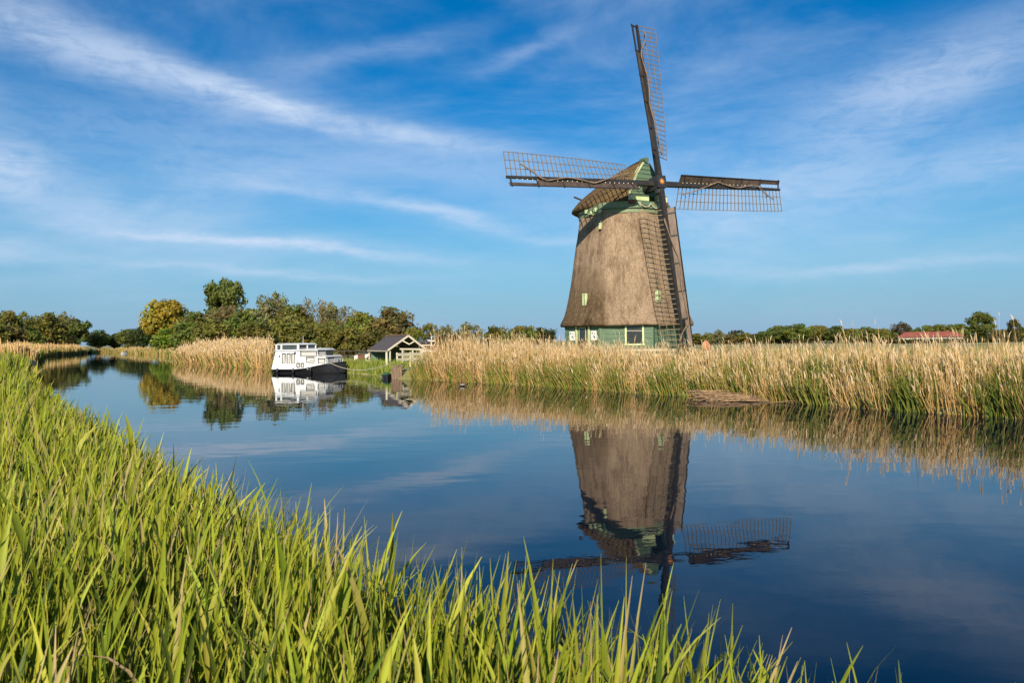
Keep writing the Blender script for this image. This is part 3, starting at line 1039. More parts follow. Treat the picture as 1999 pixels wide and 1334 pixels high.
# ------------------------------------------------------------------ shed, fences, small things by the water
def build_small():
    # gabled open shed: ridge runs from the front gable back to the left
    zg = 0.75
    fl, fr, apx = Vector((-9.45, 58.2, 1.56)), Vector((-6.55, 58.2, 1.60)), Vector((-7.85, 58.0, 2.66))
    back = Vector((-2.35, 4.4, 0))
    t = Thing('garden_shed', 'low open shed with dark slate roof and cream gable behind the reeds', 'shed', (-9, 60.5, zg))
    th = Vector((0, 0, 0.07))
    for nm, a, b in (('roof_slope', fl, apx), ('roof_slope', apx, fr)):
        p = [a, b, b + back, a + back]
        m = MB().add([v for v in p] + [v + th for v in p], [(0, 1, 2, 3), (7, 6, 5, 4), (0, 4, 5, 1), (1, 5, 6, 2), (2, 6, 7, 3), (3, 7, 4, 0)])
        r = t.part(nm, m, 'roof_slate')
    t.part('ridge_cap', MB().bar(apx + Vector((0, 0, .1)), apx + back + Vector((0, 0, .1)), 0.16, 0.1), 'old_wood')
    for a, b in ((fl, apx), (apx, fr)):
        t.part('bargeboard', MB().bar(a + Vector((0, -.05, .03)), b + Vector((0, -.05, .03)), 0.05, 0.14), 'white_paint')
    t.part('fascia', MB().bar(fl + Vector((-.02, -.02, -.02)), fl + back + Vector((-.02, 0, -.02)), 0.05, 0.10), 'white_paint')
    t.part('tie_beam', MB().bar(fl + Vector((.9, .05, .13)), fr + Vector((-.1, .05, .05)), 0.1, 0.12), 'white_paint')
    t.part('gable_strut', MB().bar(apx + Vector((-.45, .03, -.35)), apx + Vector((0.05, .03, -.62)), 0.06, 0.07), 'cream')
    t.part('gable_strut', MB().bar(apx + Vector((.5, .03, -.35)), apx + Vector((0.05, .03, -.62)), 0.06, 0.07), 'cream')
    for p in (fl + Vector((.15, .1, 0)), fr + Vector((-.35, .1, 0)), fl + back + Vector((.15, -.1, 0)), fr + back + Vector((-.15, -.1, 0)), fl * 0.5 + fr * 0.5 + Vector((-.35, .1, 0.1)), fl * 0.5 + fr * 0.5 + Vector((.42, .1, 0.1))):
        t.part('post', MB().bar((p.x, p.y, zg - .3), (p.x, p.y, p.z), 0.12, 0.12, (0, 1, 0)), 'white_paint')
    wl = MB().box(((fl + fr) / 2 + back * 0.95 + Vector((0, 0, -.35)))[:], (2.5, 0.08, 1.2))
    t.part('back_wall', wl, 'green_board')

    # cream board fence beside the shed
    t = Thing('board_fence', 'cream fence of two wide boards beside the shed', 'fence', (-8.3, 54.2, 0.5))
    A, B = Vector((-7.9, 52.2, 0)), Vector((-6.35, 54.6, 0))
    for z in (1.02, 1.36):
        t.part('board', MB().bar(A + Z * z, B + Z * z, 0.05, 0.20), 'cream')
    for q in (0.02, 0.5, 0.95):
        p = A.lerp(B, q) + Vector((0, 0.06, 0))
        t.part('post', MB().bar(p + Z * 0.2, p + Z * 1.5, 0.1, 0.1, (0, 1, 0)), 'cream')
    o = link('mooring_post', MB().tube([(-8.3, 50.6, 0.2), (-8.3, 50.6, 1.52), (-8.3, 50.6, 1.56)], [0.075, 0.075, 0.05], 8).mesh('mooring_post', 'cream'))
    tag(o, 'single cream post standing on the green bank by the shed', 'post')
    # timber quay corner
    t = Thing('timber_quay', 'brown timber quay corner at the end of the reed bed', 'quay', (-6.9, 46.6, 0))
    for k in range(4):
        t.part('pile', MB().bar((-7.25 + 0.165 * k, 46.5 - 0.03 * k, -0.5), (-7.25 + 0.165 * k, 46.5 - 0.03 * k, 0.70 + 0.05 * (k % 2)), 0.15, 0.14, (0, 1, 0)), 'old_wood')
    for k in range(3):
        t.part('plank', MB().box((-7.0, 46.75 + 0.27 * k, 0.80), (0.75, 0.25, 0.05)), 'old_wood')
    # covered rowing boat
    t = Thing('rowing_boat', 'small dark rowing boat under a green cover beside the timber quay', 'boat', (-7.75, 47.35, 0), R(-80), local=True)
    st = [(-.9, .26, .22), (-.4, .34, .20), (.2, .34, .21), (.6, .24, .24), (.9, .04, .29)]
    t.part('hull', MB().loft([[Vector((x, -h, z)), Vector((x, -h * .7, -.1)), Vector((x, h * .7, -.1)), Vector((x, h, z))] for x, h, z in st]), 'boat_black')
    t.part('cover', MB().loft([[Vector((x, -h * 1.05, z - .04)), Vector((x, -h * .5, z + .10)), Vector((x, h * .5, z + .10)), Vector((x, h * 1.05, z - .04))] for x, h, z in st]), 'cover_green', smooth=True)
    # rail fence behind the lawn
    t = Thing('rail_fence', 'dark wooden rail fence between the boat and the shed under the trees', 'fence', (-14, 66, 0.5))
    A, B = Vector((-17.5, 66.5, 0)), Vector((-9.6, 66.5, 0))
    for z in (1.12, 1.5):
        t.part('rail', MB().bar(A + Z * z, B + Z * z, 0.05, 0.09), 'dark_wood')
    for k in range(9):
        p = A.lerp(B, k / 8)
        t.part('post', MB().bar(p + Z * 0.4, p + Z * 1.62, 0.1, 0.1, (0, 1, 0)), 'dark_wood')
    # resting calf: one continuous body
    t = Thing('calf', 'brown and white calf lying on the lawn by the rail fence', 'calf', (-12.5, 63.2, 0.62), R(10), local=True)
    secs = [(-0.62, .05, .30, .08), (-0.5, .19, .28, .24), (-0.25, .26, .30, .30), (0.1, .25, .30, .29), (0.35, .22, .34, .27), (0.5, .15, .42, .2), (0.62, .11, .54, .13), (0.72, .11, .62, .12), (0.86, .09, .58, .09), (0.98, .06, .52, .06), (1.02, .02, .51, .02)]
    rings = []
    for x, hy, zc, hz in secs:
        rings.append([Vector((x, hy * math.cos(a), zc + hz * math.sin(a))) for a in [2 * math.pi * k / 12 for k in range(12)]])
    body = t.part('body', MB().loft(rings), 'hide_brown', smooth=True)
    me = body.data
    me.materials.append(MATS['hide_white'])
    for p in me.polygons:
        x = p.center.x
        if x > 0.88 or -0.45 < x < -0.2 and p.center.z > 0.2 or 0.4 < x < 0.6 or p.center.z < 0.12:
            p.material_index = 1
    for s in (-1, 1):
        t.part('ear', MB().bar((0.70, s * .08, .70), (0.66, s * .22, .70), 0.09, 0.03, Z, 0.03, 0.02), 'hide_brown')
        t.part('leg', MB().tube([(0.4, s * .2, .16), (0.62, s * .24, .07), (0.42, s * .26, .04)], [.075, .055, .04], 6), 'hide_white', smooth=True)
        t.part('leg', MB().tube([(-0.4, s * .22, .18), (-0.1, s * .3, .10), (-0.35, s * .32, .04)], [.11, .07, .04], 6), 'hide_brown', smooth=True)
    # low white fence in front of the mill
    t = Thing('garden_fence', 'low cream rail fence between the windmill and the reeds', 'fence', (9.5, 57.5, LAND_Z))
    A, B = Vector((6.9, 57.6, 0)), Vector((12.2, 58.6, 0))
    for z, q0, q1 in ((1.02, 0, 1), (1.40, 0.25, 0.92)):
        t.part('rail', MB().bar(A.lerp(B, q0) + Z * z, A.lerp(B, q1) + Z * z, 0.06, 0.12), 'cream')
    for k in range(7):
        p = A.lerp(B, k / 6)
        t.part('post', MB().bar(p + Z * 0.4, p + Z * 1.45, 0.09, 0.09, (0, 1, 0)), 'cream')
    # brown fence to the right of the mill, with two dark posts at its end
    t = Thing('plank_fence', 'brown plank fence beyond the reeds ending in two dark posts', 'fence', (16, 60, LAND_Z))
    A, B = Vector((14.2, 59.0, 0)), Vector((18.1, 58.6, 0))
    for z in (0.95, 1.22):
        t.part('rail', MB().bar(A + Z * z, B + Z * z, 0.05, 0.13), 'old_wood')
    for k in range(6):
        p = A.lerp(B, k / 5)
        t.part('post', MB().bar(p + Z * 0.4, p + Z * 1.32, 0.1, 0.1, (0, 1, 0)), 'old_wood')
    for x in (18.15, 18.42):
        t.part('gate_post', MB().bar((x, 58.5, 0.3), (x, 58.5, 1.66), 0.15, 0.16, (0, 1, 0)), 'dark_wood')
    # folded orange parasol
    t = Thing('garden_parasol', 'folded orange parasol standing beside the plank fence', 'parasol', (15.6, 62, LAND_Z))
    rr = []
    for z, r in ((1.05, .30), (1.25, .22), (1.55, .26), (1.82, .20), (2.0, .08), (2.06, .02)):
        rr.append([Vector((15.6 + (r * (1 + .22 * math.cos(k * math.pi))) * math.cos(2 * math.pi * k / 16), 62 + (r * (1 + .22 * math.cos(k * math.pi))) * math.sin(2 * math.pi * k / 16), z)) for k in range(16)])
    t.part('canopy', MB().loft(rr), 'orange_cloth')
    t.part('pole', MB().tube([(15.6, 62, 0.4), (15.6, 62, 2.26)], 0.03, 6), 'old_wood')
    # signpost by the shed
    t = Thing('signpost', 'thin white post with a red board at the edge of the tall reeds', 'sign', (-6.0, 57.4, 0.6))
    t.part('post', MB().tube([(-6.05, 57.4, 0.5), (-6.05, 57.4, 2.62)], 0.03, 6), 'sign_white')
    t.part('board', MB().box((-5.85, 57.36, 1.75), (0.55, 0.04, 0.36)), 'red_brown')
    t.part('bracket', MB().bar((-6.35, 57.4, 2.32), (-5.8, 57.4, 2.25), 0.05, 0.06), 'sign_white')
    # duck
    t = Thing('duck', 'dark duck swimming close to the reeds', 'duck', (-2.52, 37.9, 0), R(168), local=True)
    secs = [(-.24, .01, .10, .01), (-.18, .05, .08, .04), (-.08, .10, .06, .07), (.04, .10, .06, .075), (.13, .07, .08, .06), (.165, .04, .13, .05), (.18, .035, .19, .035), (.205, .04, .235, .04), (.24, .03, .235, .03), (.255, .01, .232, .01)]
    t.part('body', MB().loft([[Vector((x, hy * math.cos(a), zc + hz * math.sin(a))) for a in [2 * math.pi * k / 10 for k in range(10)]] for x, hy, zc, hz in secs]), 'feather_dark', smooth=True)
    t.part('bill', MB().bar((.25, 0, .225), (.31, 0, .215), .04, .02), 'orange_paint')
    for s in (-1, 1):
        t.part('wing', MB().loft([[Vector((x, s * (hy + .012), z0)), Vector((x, s * (hy + .02), z0 + h)), Vector((x, s * (hy - .03), z0 + h + .02)), Vector((x, s * (hy - .03), z0))] for x, hy, z0, h in ((-.17, .06, .07, .03), (-.05, .095, .06, .05), (.08, .09, .06, .04))]), 'feather_pale', smooth=True)
    # far motor boat and its wake
    t = Thing('motor_boat', 'tiny motor boat on the far bend of the river', 'boat', (-103.5, 206, 0), R(-118), local=True)
    st = [(-1.4, .4, .24), (-.7, .5, .24), (.3, .5, .27), (1.0, .34, .33), (1.5, .05, .40)]
    t.part('hull', MB().loft([[Vector((x, -h, z)), Vector((x, -h * .7, -.1)), Vector((x, h * .7, -.1)), Vector((x, h, z))] for x, h, z in st]), 'boat_grey')
    t.part('windscreen', MB().add([(.3, -.45, .3), (.3, .45, .3), (-.05, .4, .75), (-.05, -.4, .75), (.24, -.45, .3), (.24, .45, .3), (-.11, .4, .75), (-.11, -.4, .75)], [(0, 1, 2, 3), (7, 6, 5, 4), (0, 4, 5, 1), (2, 6, 7, 3), (1, 5, 6, 2), (0, 3, 7, 4)]), 'boat_glass')
    t.part('outboard_motor', MB().box((-1.5, 0, .4), (.25, .25, .5)), 'iron')
    # houses far off
    def house(name, label, c, size, roofh, rot, roofmat, nwin):
        t = Thing(name, label, 'house', c, rot, local=True)
        lx, ly, h = size
        t.part('wall', MB().box((0, 0, h / 2), (lx, ly, h)), 'wall_pale')
        ov = 0.5
        rv = [(-lx / 2 - ov, -ly / 2 - ov, h), (lx / 2 + ov, -ly / 2 - ov, h), (lx / 2 + ov, ly / 2 + ov, h), (-lx / 2 - ov, ly / 2 + ov, h), (-lx / 2 + 1.5, 0, h + roofh), (lx / 2 - 1.5, 0, h + roofh)]
        t.part('roof', MB().add(rv, [(3, 2, 1, 0), (0, 1, 5, 4), (2, 3, 4, 5), (1, 2, 5), (3, 0, 4)]), roofmat)
        for k in range(nwin):
            x = -lx / 2 + lx * (k + .5) / nwin
            f = t.part('window', MB().box((x, -ly / 2 - .03, h * .5), (1.3, .1, h * .55)), 'white_paint')
            t.part('pane', MB().box((x, -ly / 2 - .09, h * .5), (1.1, .04, h * .4)), 'glass_dark', parent=f)
        t.part('chimney', MB().box((lx * .28, 0.2, h + roofh), (.6, .6, .8)), 'red_brown')
    house('farmhouse', 'long low farmhouse with red tiled roof and white wall seen through the reeds', (108.5, 200, LAND_Z), (14.5, 6, 1.5), 1.35, R(-28), 'tile_red', 6)
    house('cottage', 'pale low cottage half hidden by trees beyond the shed', (-12.0, 135, LAND_Z), (9, 5, 1.5), 0.7, R(5), 'roof_slate', 3)


build_small()


# ------------------------------------------------------------------ grass and reeds
def blades(root, H, W, yaw, lean_dir, lean, curl, segs=4, tipw=0.06, belly=0.35, fold=0.0):
    """arrays of N blades -> verts (N, 2*(segs+1), 3), quads"""
    N = len(H)
    s = np.linspace(0, 1, segs + 1)[None, :]
    ang = lean[:, None] + curl[:, None] * s ** 1.6
    ds = (H / segs)[:, None]
    mid = (ang[:, 1:] + ang[:, :-1]) / 2
    hor = np.concatenate([np.zeros((N, 1)), np.cumsum(np.sin(mid) * ds, 1)], 1)
    ver = np.concatenate([np.zeros((N, 1)), np.cumsum(np.cos(mid) * ds, 1)], 1)
    cx = root[:, 0:1] + hor * np.cos(lean_dir)[:, None]
    cy = root[:, 1:2] + hor * np.sin(lean_dir)[:, None]
    cz = root[:, 2:3] + ver
    prof = np.where(s < belly, 0.6 + 0.4 * s / belly, 1 - (1 - tipw) * ((s - belly) / (1 - belly)) ** 1.5)
    hw = W[:, None] * 0.5 * prof
    dx, dy = np.cos(yaw)[:, None], np.sin(yaw)[:, None]
    c3 = 3 if fold else 2
    v = np.empty((N, segs + 1, c3, 3))
    for j, sg in ((0, -1.0), (c3 - 1, 1.0)):
        v[:, :, j, 0] = cx + sg * dx * hw
        v[:, :, j, 1] = cy + sg * dy * hw
        v[:, :, j, 2] = cz
    if fold:                      # keeled blade: the midrib lies behind the two edges
        v[:, :, 1, 0] = cx - dy * hw * fold
        v[:, :, 1, 1] = cy + dx * hw * fold
        v[:, :, 1, 2] = cz
    k = (segs + 1) * c3
    q = np.array([[c3 * i + j, c3 * i + j + 1, c3 * i + c3 + j + 1, c3 * i + c3 + j] for i in range(segs) for j in range(c3 - 1)])
    quads = (q[None] + (np.arange(N) * k)[:, None, None]).reshape(-1, 4)
    return v.reshape(N, k, 3), quads


def blade_cols(base, tip, N, segs, power=1.0, across=2):
    s = np.linspace(0, 1, segs + 1)[None, :, None] ** power
    c = base[:, None, :] * (1 - s) + tip[:, None, :] * s
    return np.repeat(c, across, axis=1)


def seg_dist(P, line):
    """signed distance of points to an open polyline, positive on the right-hand side"""
    line = np.array(line, float)
    best = np.full(len(P), 1e9)
    sign = np.ones(len(P))
    for a, b in zip(line[:-1], line[1:]):
        d = b - a
        t = np.clip(((P - a) @ d) / (d @ d), 0, 1)
        c = a + t[:, None] * d
        r = P - c
        dist = np.hypot(r[:, 0], r[:, 1])
        cr = d[0] * r[:, 1] - d[1] * r[:, 0]
        upd = dist < best
        best = np.where(upd, dist, best)
        sign = np.where(upd, np.where(cr < 0, 1.0, -1.0), sign)
    return best * sign


def lf_noise(P, scale, seed):
    """cheap smooth value noise for clumping"""
    r = np.random.default_rng(seed)
    out = np.zeros(len(P))
    for k in range(5):
        a = r.uniform(0, 2 * np.pi)
        f = scale * r.uniform(0.6, 1.8)
        out += np.sin((P[:, 0] * np.cos(a) + P[:, 1] * np.sin(a)) * f + r.uniform(0, 6.28))
    return out / 5


def ground_z(d):
    return np.where(d < 0.9, 0.06 + (LAND_Z - 0.06) * np.clip(d, -0.5, 0.9) / 0.9, LAND_Z)


def pick_colors(palette, weights, N, jit=0.12):
    idx = rng.choice(len(palette), N, p=np.array(weights) / sum(weights))
    c = np.array(palette)[idx] * (1 + rng.normal(0, jit, (N, 1)))
    return np.clip(c * (1 + rng.normal(0, 0.05, (N, 3))), 0.004, 0.9)


def project(P):
    """photograph pixel of world points (used only to choose which blades show largest)"""
    x, y, z = P[:, 0], P[:, 1], P[:, 2] - CAMZ
    cp, sp = math.cos(R(2.748)), math.sin(R(2.748))
    d = y * cp + z * sp
    return 1000 + 1500 * x / d, 594 - 1500 * (-y * sp + z * cp) / d, d


def build_tall_grass():
    packs = []
    # distance rings: r0, r1, density per m2, size factor
    for r0, r1, dens, wf in ((1.5, 2.2, 520, 0.80), (2.2, 3.2, 560, 0.92), (3.2, 6.0, 520, 1.0), (6.0, 11, 320, 1.25), (11, 20, 150, 1.6), (20, 36, 46, 2.4), (36, 75, 14, 4.0)):
        half = R(42) if r0 > 10 else (R(50) if r0 > 5 else R(85))
        area = half * (r1 ** 2 - r0 ** 2)
        n = int(area * dens)
        rr = np.sqrt(rng.uniform(r0 ** 2, r1 ** 2, n))
        aa = rng.uniform(-half, half, n)
        P = np.c_[rr * np.sin(aa), rr * np.cos(aa)]
        d = seg_dist(P, LEFT_SHORE)
        k = (d > -0.12)
        P, d, rr = P[k], d[k], rr[k]
        packs.append((P, d, np.full(len(P), wf), rr))
    P = np.vstack([p[0] for p in packs]); d = np.concatenate([p[1] for p in packs])
    wf = np.concatenate([p[2] for p in packs]); rr = np.concatenate([p[3] for p in packs])
    N = len(P)
    clump = lf_noise(P, 2.2, 3) + 0.6 * lf_noise(P, 6.0, 4)
    z0 = ground_z(d) - 0.05
    H = (0.86 + 0.13 * clump + rng.normal(0, 0.13, N)) * np.where(rr > 36, 1.5, 1.0)
    H = np.clip(H, 0.35, np.where(rr > 36, 1.5, 1.08))
    edge = np.clip(1 - d / 0.7, 0, 1)
    H += edge * rng.uniform(-0.05, 0.20, N)
    H *= np.where((rr > 6) & (rr < 30), 0.90, 1.0)
    H = np.where(rng.random(N) < 0.3, H * rng.uniform(0.45, 0.85, N), H)
    # beside the photographer the stand is trodden a little lower
    H *= np.clip(0.80 + (rr - 1.5) * 0.09, 0.8, 1.0)
    W = rng.gamma(5.5, 0.0040, N).clip(0.008, 0.036) * (0.75 + 0.5 * rng.random(N)) * wf
    bent = rng.random(N) < 0.10
    lean = np.abs(rng.normal(0, R(7), N)) + 0.02
    curl = np.abs(rng.normal(R(7), R(12), N))
    curl = np.where(bent, rng.uniform(R(60), R(140), N), curl)
    # common drift to the right, over the water
    ld = np.where(rng.random(N) < 0.55, rng.normal(R(0), R(70), N), rng.uniform(0, 2 * np.pi, N))
    yaw = rng.normal(0, R(50), N)
    greens = [(0.225, 0.260, 0.022), (0.280, 0.315, 0.032), (0.165, 0.205, 0.018), (0.075, 0.110, 0.016), (0.32, 0.325, 0.05)]
    base = pick_colors(greens, (4, 4, 3, 2, 1.5), N)
    tip = base * np.array([1.18, 1.12, 1.05])
    dry = rng.random(N)
    tan = np.array([0.46, 0.33, 0.17])
    tip = np.where((dry < 0.10)[:, None], tan * rng.uniform(0.8, 1.15, (N, 1)), tip)
    fully = dry > 0.972
    base = np.where(fully[:, None], tan * rng.uniform(0.55, 0.95, (N, 1)), base)
    tip = np.where(fully[:, None], tan * rng.uniform(0.8, 1.1, (N, 1)), tip)
    W = np.where(fully, W * 0.45, W)
    # leaves that leave the stem part way up: shorter, leaning out further
    up = rng.random(N) < 0.55
    z0 = np.where(up, z0 + H * rng.uniform(0.22, 0.58, N), z0)
    H = np.where(up, H * rng.uniform(0.38, 0.62, N), H)
    lean = np.where(up, lean + np.abs(rng.normal(R(4), R(7), N)), lean)
    curl = np.where(up & ~bent, curl + rng.uniform(0, R(18), N), curl)
    W = np.where(up, W * 1.1, W)
    root = np.c_[P, z0]
    segs = 5
    V, Q = blades(root, H, W, yaw, ld, lean, curl, segs, fold=0.55)
    C = blade_cols(base, tip, N, segs, 2.2, 3)
    t = Thing('tall_grass', 'dense bed of bright green broad-bladed grass along the near river bank', 'grass', (-2.5, 4.5, LAND_Z), kind='stuff')
    # the blades that show largest become parts of their own
    tipv = V[:, segs * 3 - 2, :]
    px, py, dd = project(tipv)
    show = np.where((px > 5) & (px < 1990) & (py > 700) & (py < 1325), W / dd, 0)
    front = np.argsort(-show)[:2600]
    # of the large ones keep those that nothing stands right in front of
    front = front[np.argsort(dd[front])]
    keep, seen = [], np.zeros((64, 40), int)
    for i in front:
        cx_, cy_ = int(px[i] / 31.3), int(py[i] / 33.4)
        if seen[cx_, cy_] < 2:
            seen[cx_, cy_] += 1
            keep.append(i)
        if len(keep) >= 300:
            break
    keep = np.array(keep)
    one = np.array([[3 * i + j, 3 * i + j + 1, 3 * i + j + 4, 3 * i + j + 3] for i in range(segs) for j in range(2)])
    for i in keep:
        t.part('blade', mesh_np('blade', V[i], one, 'blade_green', C[i], False), None)
    rest = np.ones(N, bool); rest[keep] = False
    Vr, Cr = V[rest], C[rest]
    nq = len(Vr)
    k = (segs + 1) * 3
    Q = (one[None] + (np.arange(nq) * k)[:, None, None]).reshape(-1, 4)
    o = t.part('blade_mass', mesh_np('blade_mass', Vr.reshape(-1, 3), Q, 'blade_green', Cr.reshape(-1, 3), False), None)
    o['kind'] = 'stuff'
    print('grass blades', N)


def reed_bed(name, label, shore, side, depth, dens, hgt, wid, green, lean_x=-0.25, seed=1, plume=True, hvar=0.16, gheight=1.15, gdens=None, golden=1.0, edge_in=0.25, taller=None, cut=None):
    """stand of dry reeds along a shore polyline; side=+1 land lies to the right of it"""
    r = np.random.default_rng(seed)
    line = np.array(shore, float)
    L = np.hypot(*(line[1:] - line[:-1]).T)
    cum = np.concatenate([[0], np.cumsum(L)])

    def sample(n, dlo, dhi, pw=1.0):
        u = r.uniform(0, cum[-1], n)
        i = np.clip(np.searchsorted(cum, u) - 1, 0, len(L) - 1)
        q = (u - cum[i]) / L[i]
        p = line[i] + (line[i + 1] - line[i]) * q[:, None]
        tt = (line[i + 1] - line[i]) / L[i][:, None]
        nn = np.c_[tt[:, 1], -tt[:, 0]] * side
        dd = dlo + (dhi - dlo) * r.random(n) ** pw
        return p + nn * dd[:, None], dd
    n = int(cum[-1] * depth * dens)
    P, d = sample(n, -edge_in, depth, 1.3)
    gap = lf_noise(P, 1.7, seed + 8) + 0.8 * lf_noise(P, 4.5, seed + 9)
    kp = r.random(n) < np.clip(0.72 + 0.75 * gap, 0.10, 1)
    if cut is not None:
        kp &= P[:, 0] < cut * P[:, 1]
    P, d = P[kp], d[kp]
    n = len(P)
    cl = lf_noise(P, 0.9, seed + 1) + 0.7 * lf_noise(P, 2.6, seed + 2)
    H = hgt * (0.86 + 0.10 * cl + r.normal(0, hvar, n)).clip(0.35, 1.35)
    H *= np.clip(0.78 + d * 0.12, 0.7, 1.0)
    H *= np.where(r.random(n) < 0.13, r.uniform(1.08, 1.26, n), 1.0)
    if taller is not None:
        H *= np.interp(P[:, 0], *taller)
    W = wid * r.uniform(0.6, 1.3, n)
    # lean: lower part slants, tops straighten
    tgt = r.normal(0, 0.10, n) + lean_x * np.clip(r.random(n) * 1.2 - 0.35 + 0.35 * cl, 0, 1) * 1.9
    ld = np.where(tgt < 0, np.pi, 0.0) + r.normal(0, 0.5, n)
    lean = np.abs(tgt)
    curl = -lean * r.uniform(0.5, 1.15, n)
    broken = r.random(n) < 0.05
    curl = np.where(broken, r.uniform(0.4, 1.6, n), curl)
    slant = r.random(n) < 0.07
    lean = np.where(slant, r.uniform(0.35, 0.8, n), lean)
    ld = np.where(slant, np.pi + r.normal(0, .35, n), ld)
    curl = np.where(slant, -r.uniform(0, .35, n), curl)
    yaw = r.normal(0, 0.5, n)
    z = ground_z(d) * 0.8 - 0.1
    segs = 3
    V, Q = blades(np.c_[P, z], H, W, yaw, ld, lean, curl, segs, 0.45, 0.3)
    pal = np.array([(0.47, 0.31, 0.13), (0.54, 0.375, 0.175), (0.36, 0.225, 0.088), (0.60, 0.445, 0.235), (0.20, 0.125, 0.055)]) * golden
    ci = r.choice(5, n, p=(0.3, 0.27, 0.2, 0.13, 0.1))
    c1 = pal[ci] * (1 + r.normal(0, 0.10, (n, 1)))
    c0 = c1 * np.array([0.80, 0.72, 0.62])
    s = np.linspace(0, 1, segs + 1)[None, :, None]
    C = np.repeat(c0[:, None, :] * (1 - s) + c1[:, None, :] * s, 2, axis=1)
    vs, qs, cs = [V.reshape(-1, 3)], [Q], [C.reshape(-1, 3)]
    off = n * (segs + 1) * 2
    if plume:
        tops = V[:, -2:, :].mean(1)
        sel = r.random(n) < 0.45
        m = sel.sum()
        tp = tops[sel] - np.c_[np.zeros(m), np.zeros(m), np.full(m, 0.04)]
        Vp, Qp = blades(tp, r.uniform(0.14, 0.30, m), wid * r.uniform(1.0, 2.1, m), r.normal(0, 0.6, m), ld[sel] + r.normal(0, 0.6, m), r.uniform(0.0, 0.3, m), r.uniform(0.2, 0.8, m), 2, 0.15, 0.45)
        cp = (np.array([0.52, 0.395, 0.245]) * golden * (1 + r.normal(0, 0.13, (m, 1))))
        vs.append(Vp.reshape(-1, 3)); qs.append(Qp + off); cs.append(np.repeat(cp, 6, axis=0))
        off += m * 6
    ng = int(cum[-1] * depth * (gdens if gdens is not None else dens * green))
    if ng:
        P2, d2 = sample(ng, -edge_in, depth * 0.75, 1.7)
        cl2 = lf_noise(P2, 1.3, seed + 5) + 0.9 * lf_noise(P2, 3.4, seed + 6)
        keep = r.random(ng) < np.clip(0.5 + 0.9 * cl2, 0.04, 1)
        if cut is not None:
            keep &= P2[:, 0] < cut * P2[:, 1]
        P2, d2, cl2 = P2[keep], d2[keep], cl2[keep]
        m = len(P2)
        V2, Q2 = blades(np.c_[P2, ground_z(d2) * 0.8 - 0.1], gheight * (0.85 + 0.28 * cl2 + r.normal(0, 0.2, m)).clip(0.25, 1.5), wid * 1.5 * r.uniform(0.7, 1.5, m), r.normal(0, 0.7, m),
                        np.where(r.random(m) < 0.6, np.pi, 0) + r.normal(0, 0.6, m), np.abs(r.normal(0.15, 0.15, m)), r.uniform(0, 0.8, m), 3, 0.08)
        gp = np.array([(0.14, 0.175, 0.028), (0.18, 0.205, 0.035), (0.095, 0.135, 0.024), (0.24, 0.215, 0.045), (0.34, 0.22, 0.05)])
        cg = gp[r.choice(5, m, p=(.3, .25, .2, .15, .1))] * (1 + r.normal(0, 0.12, (m, 1)))
        vs.append(V2.reshape(-1, 3)); qs.append(Q2 + off); cs.append(np.repeat(cg, 8, axis=0))
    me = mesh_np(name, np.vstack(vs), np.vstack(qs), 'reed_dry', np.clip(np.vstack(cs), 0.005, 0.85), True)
    o = link(name, me)
    tag(o, label, 'reeds', kind='stuff')
    print(name, n, ng)
    return o


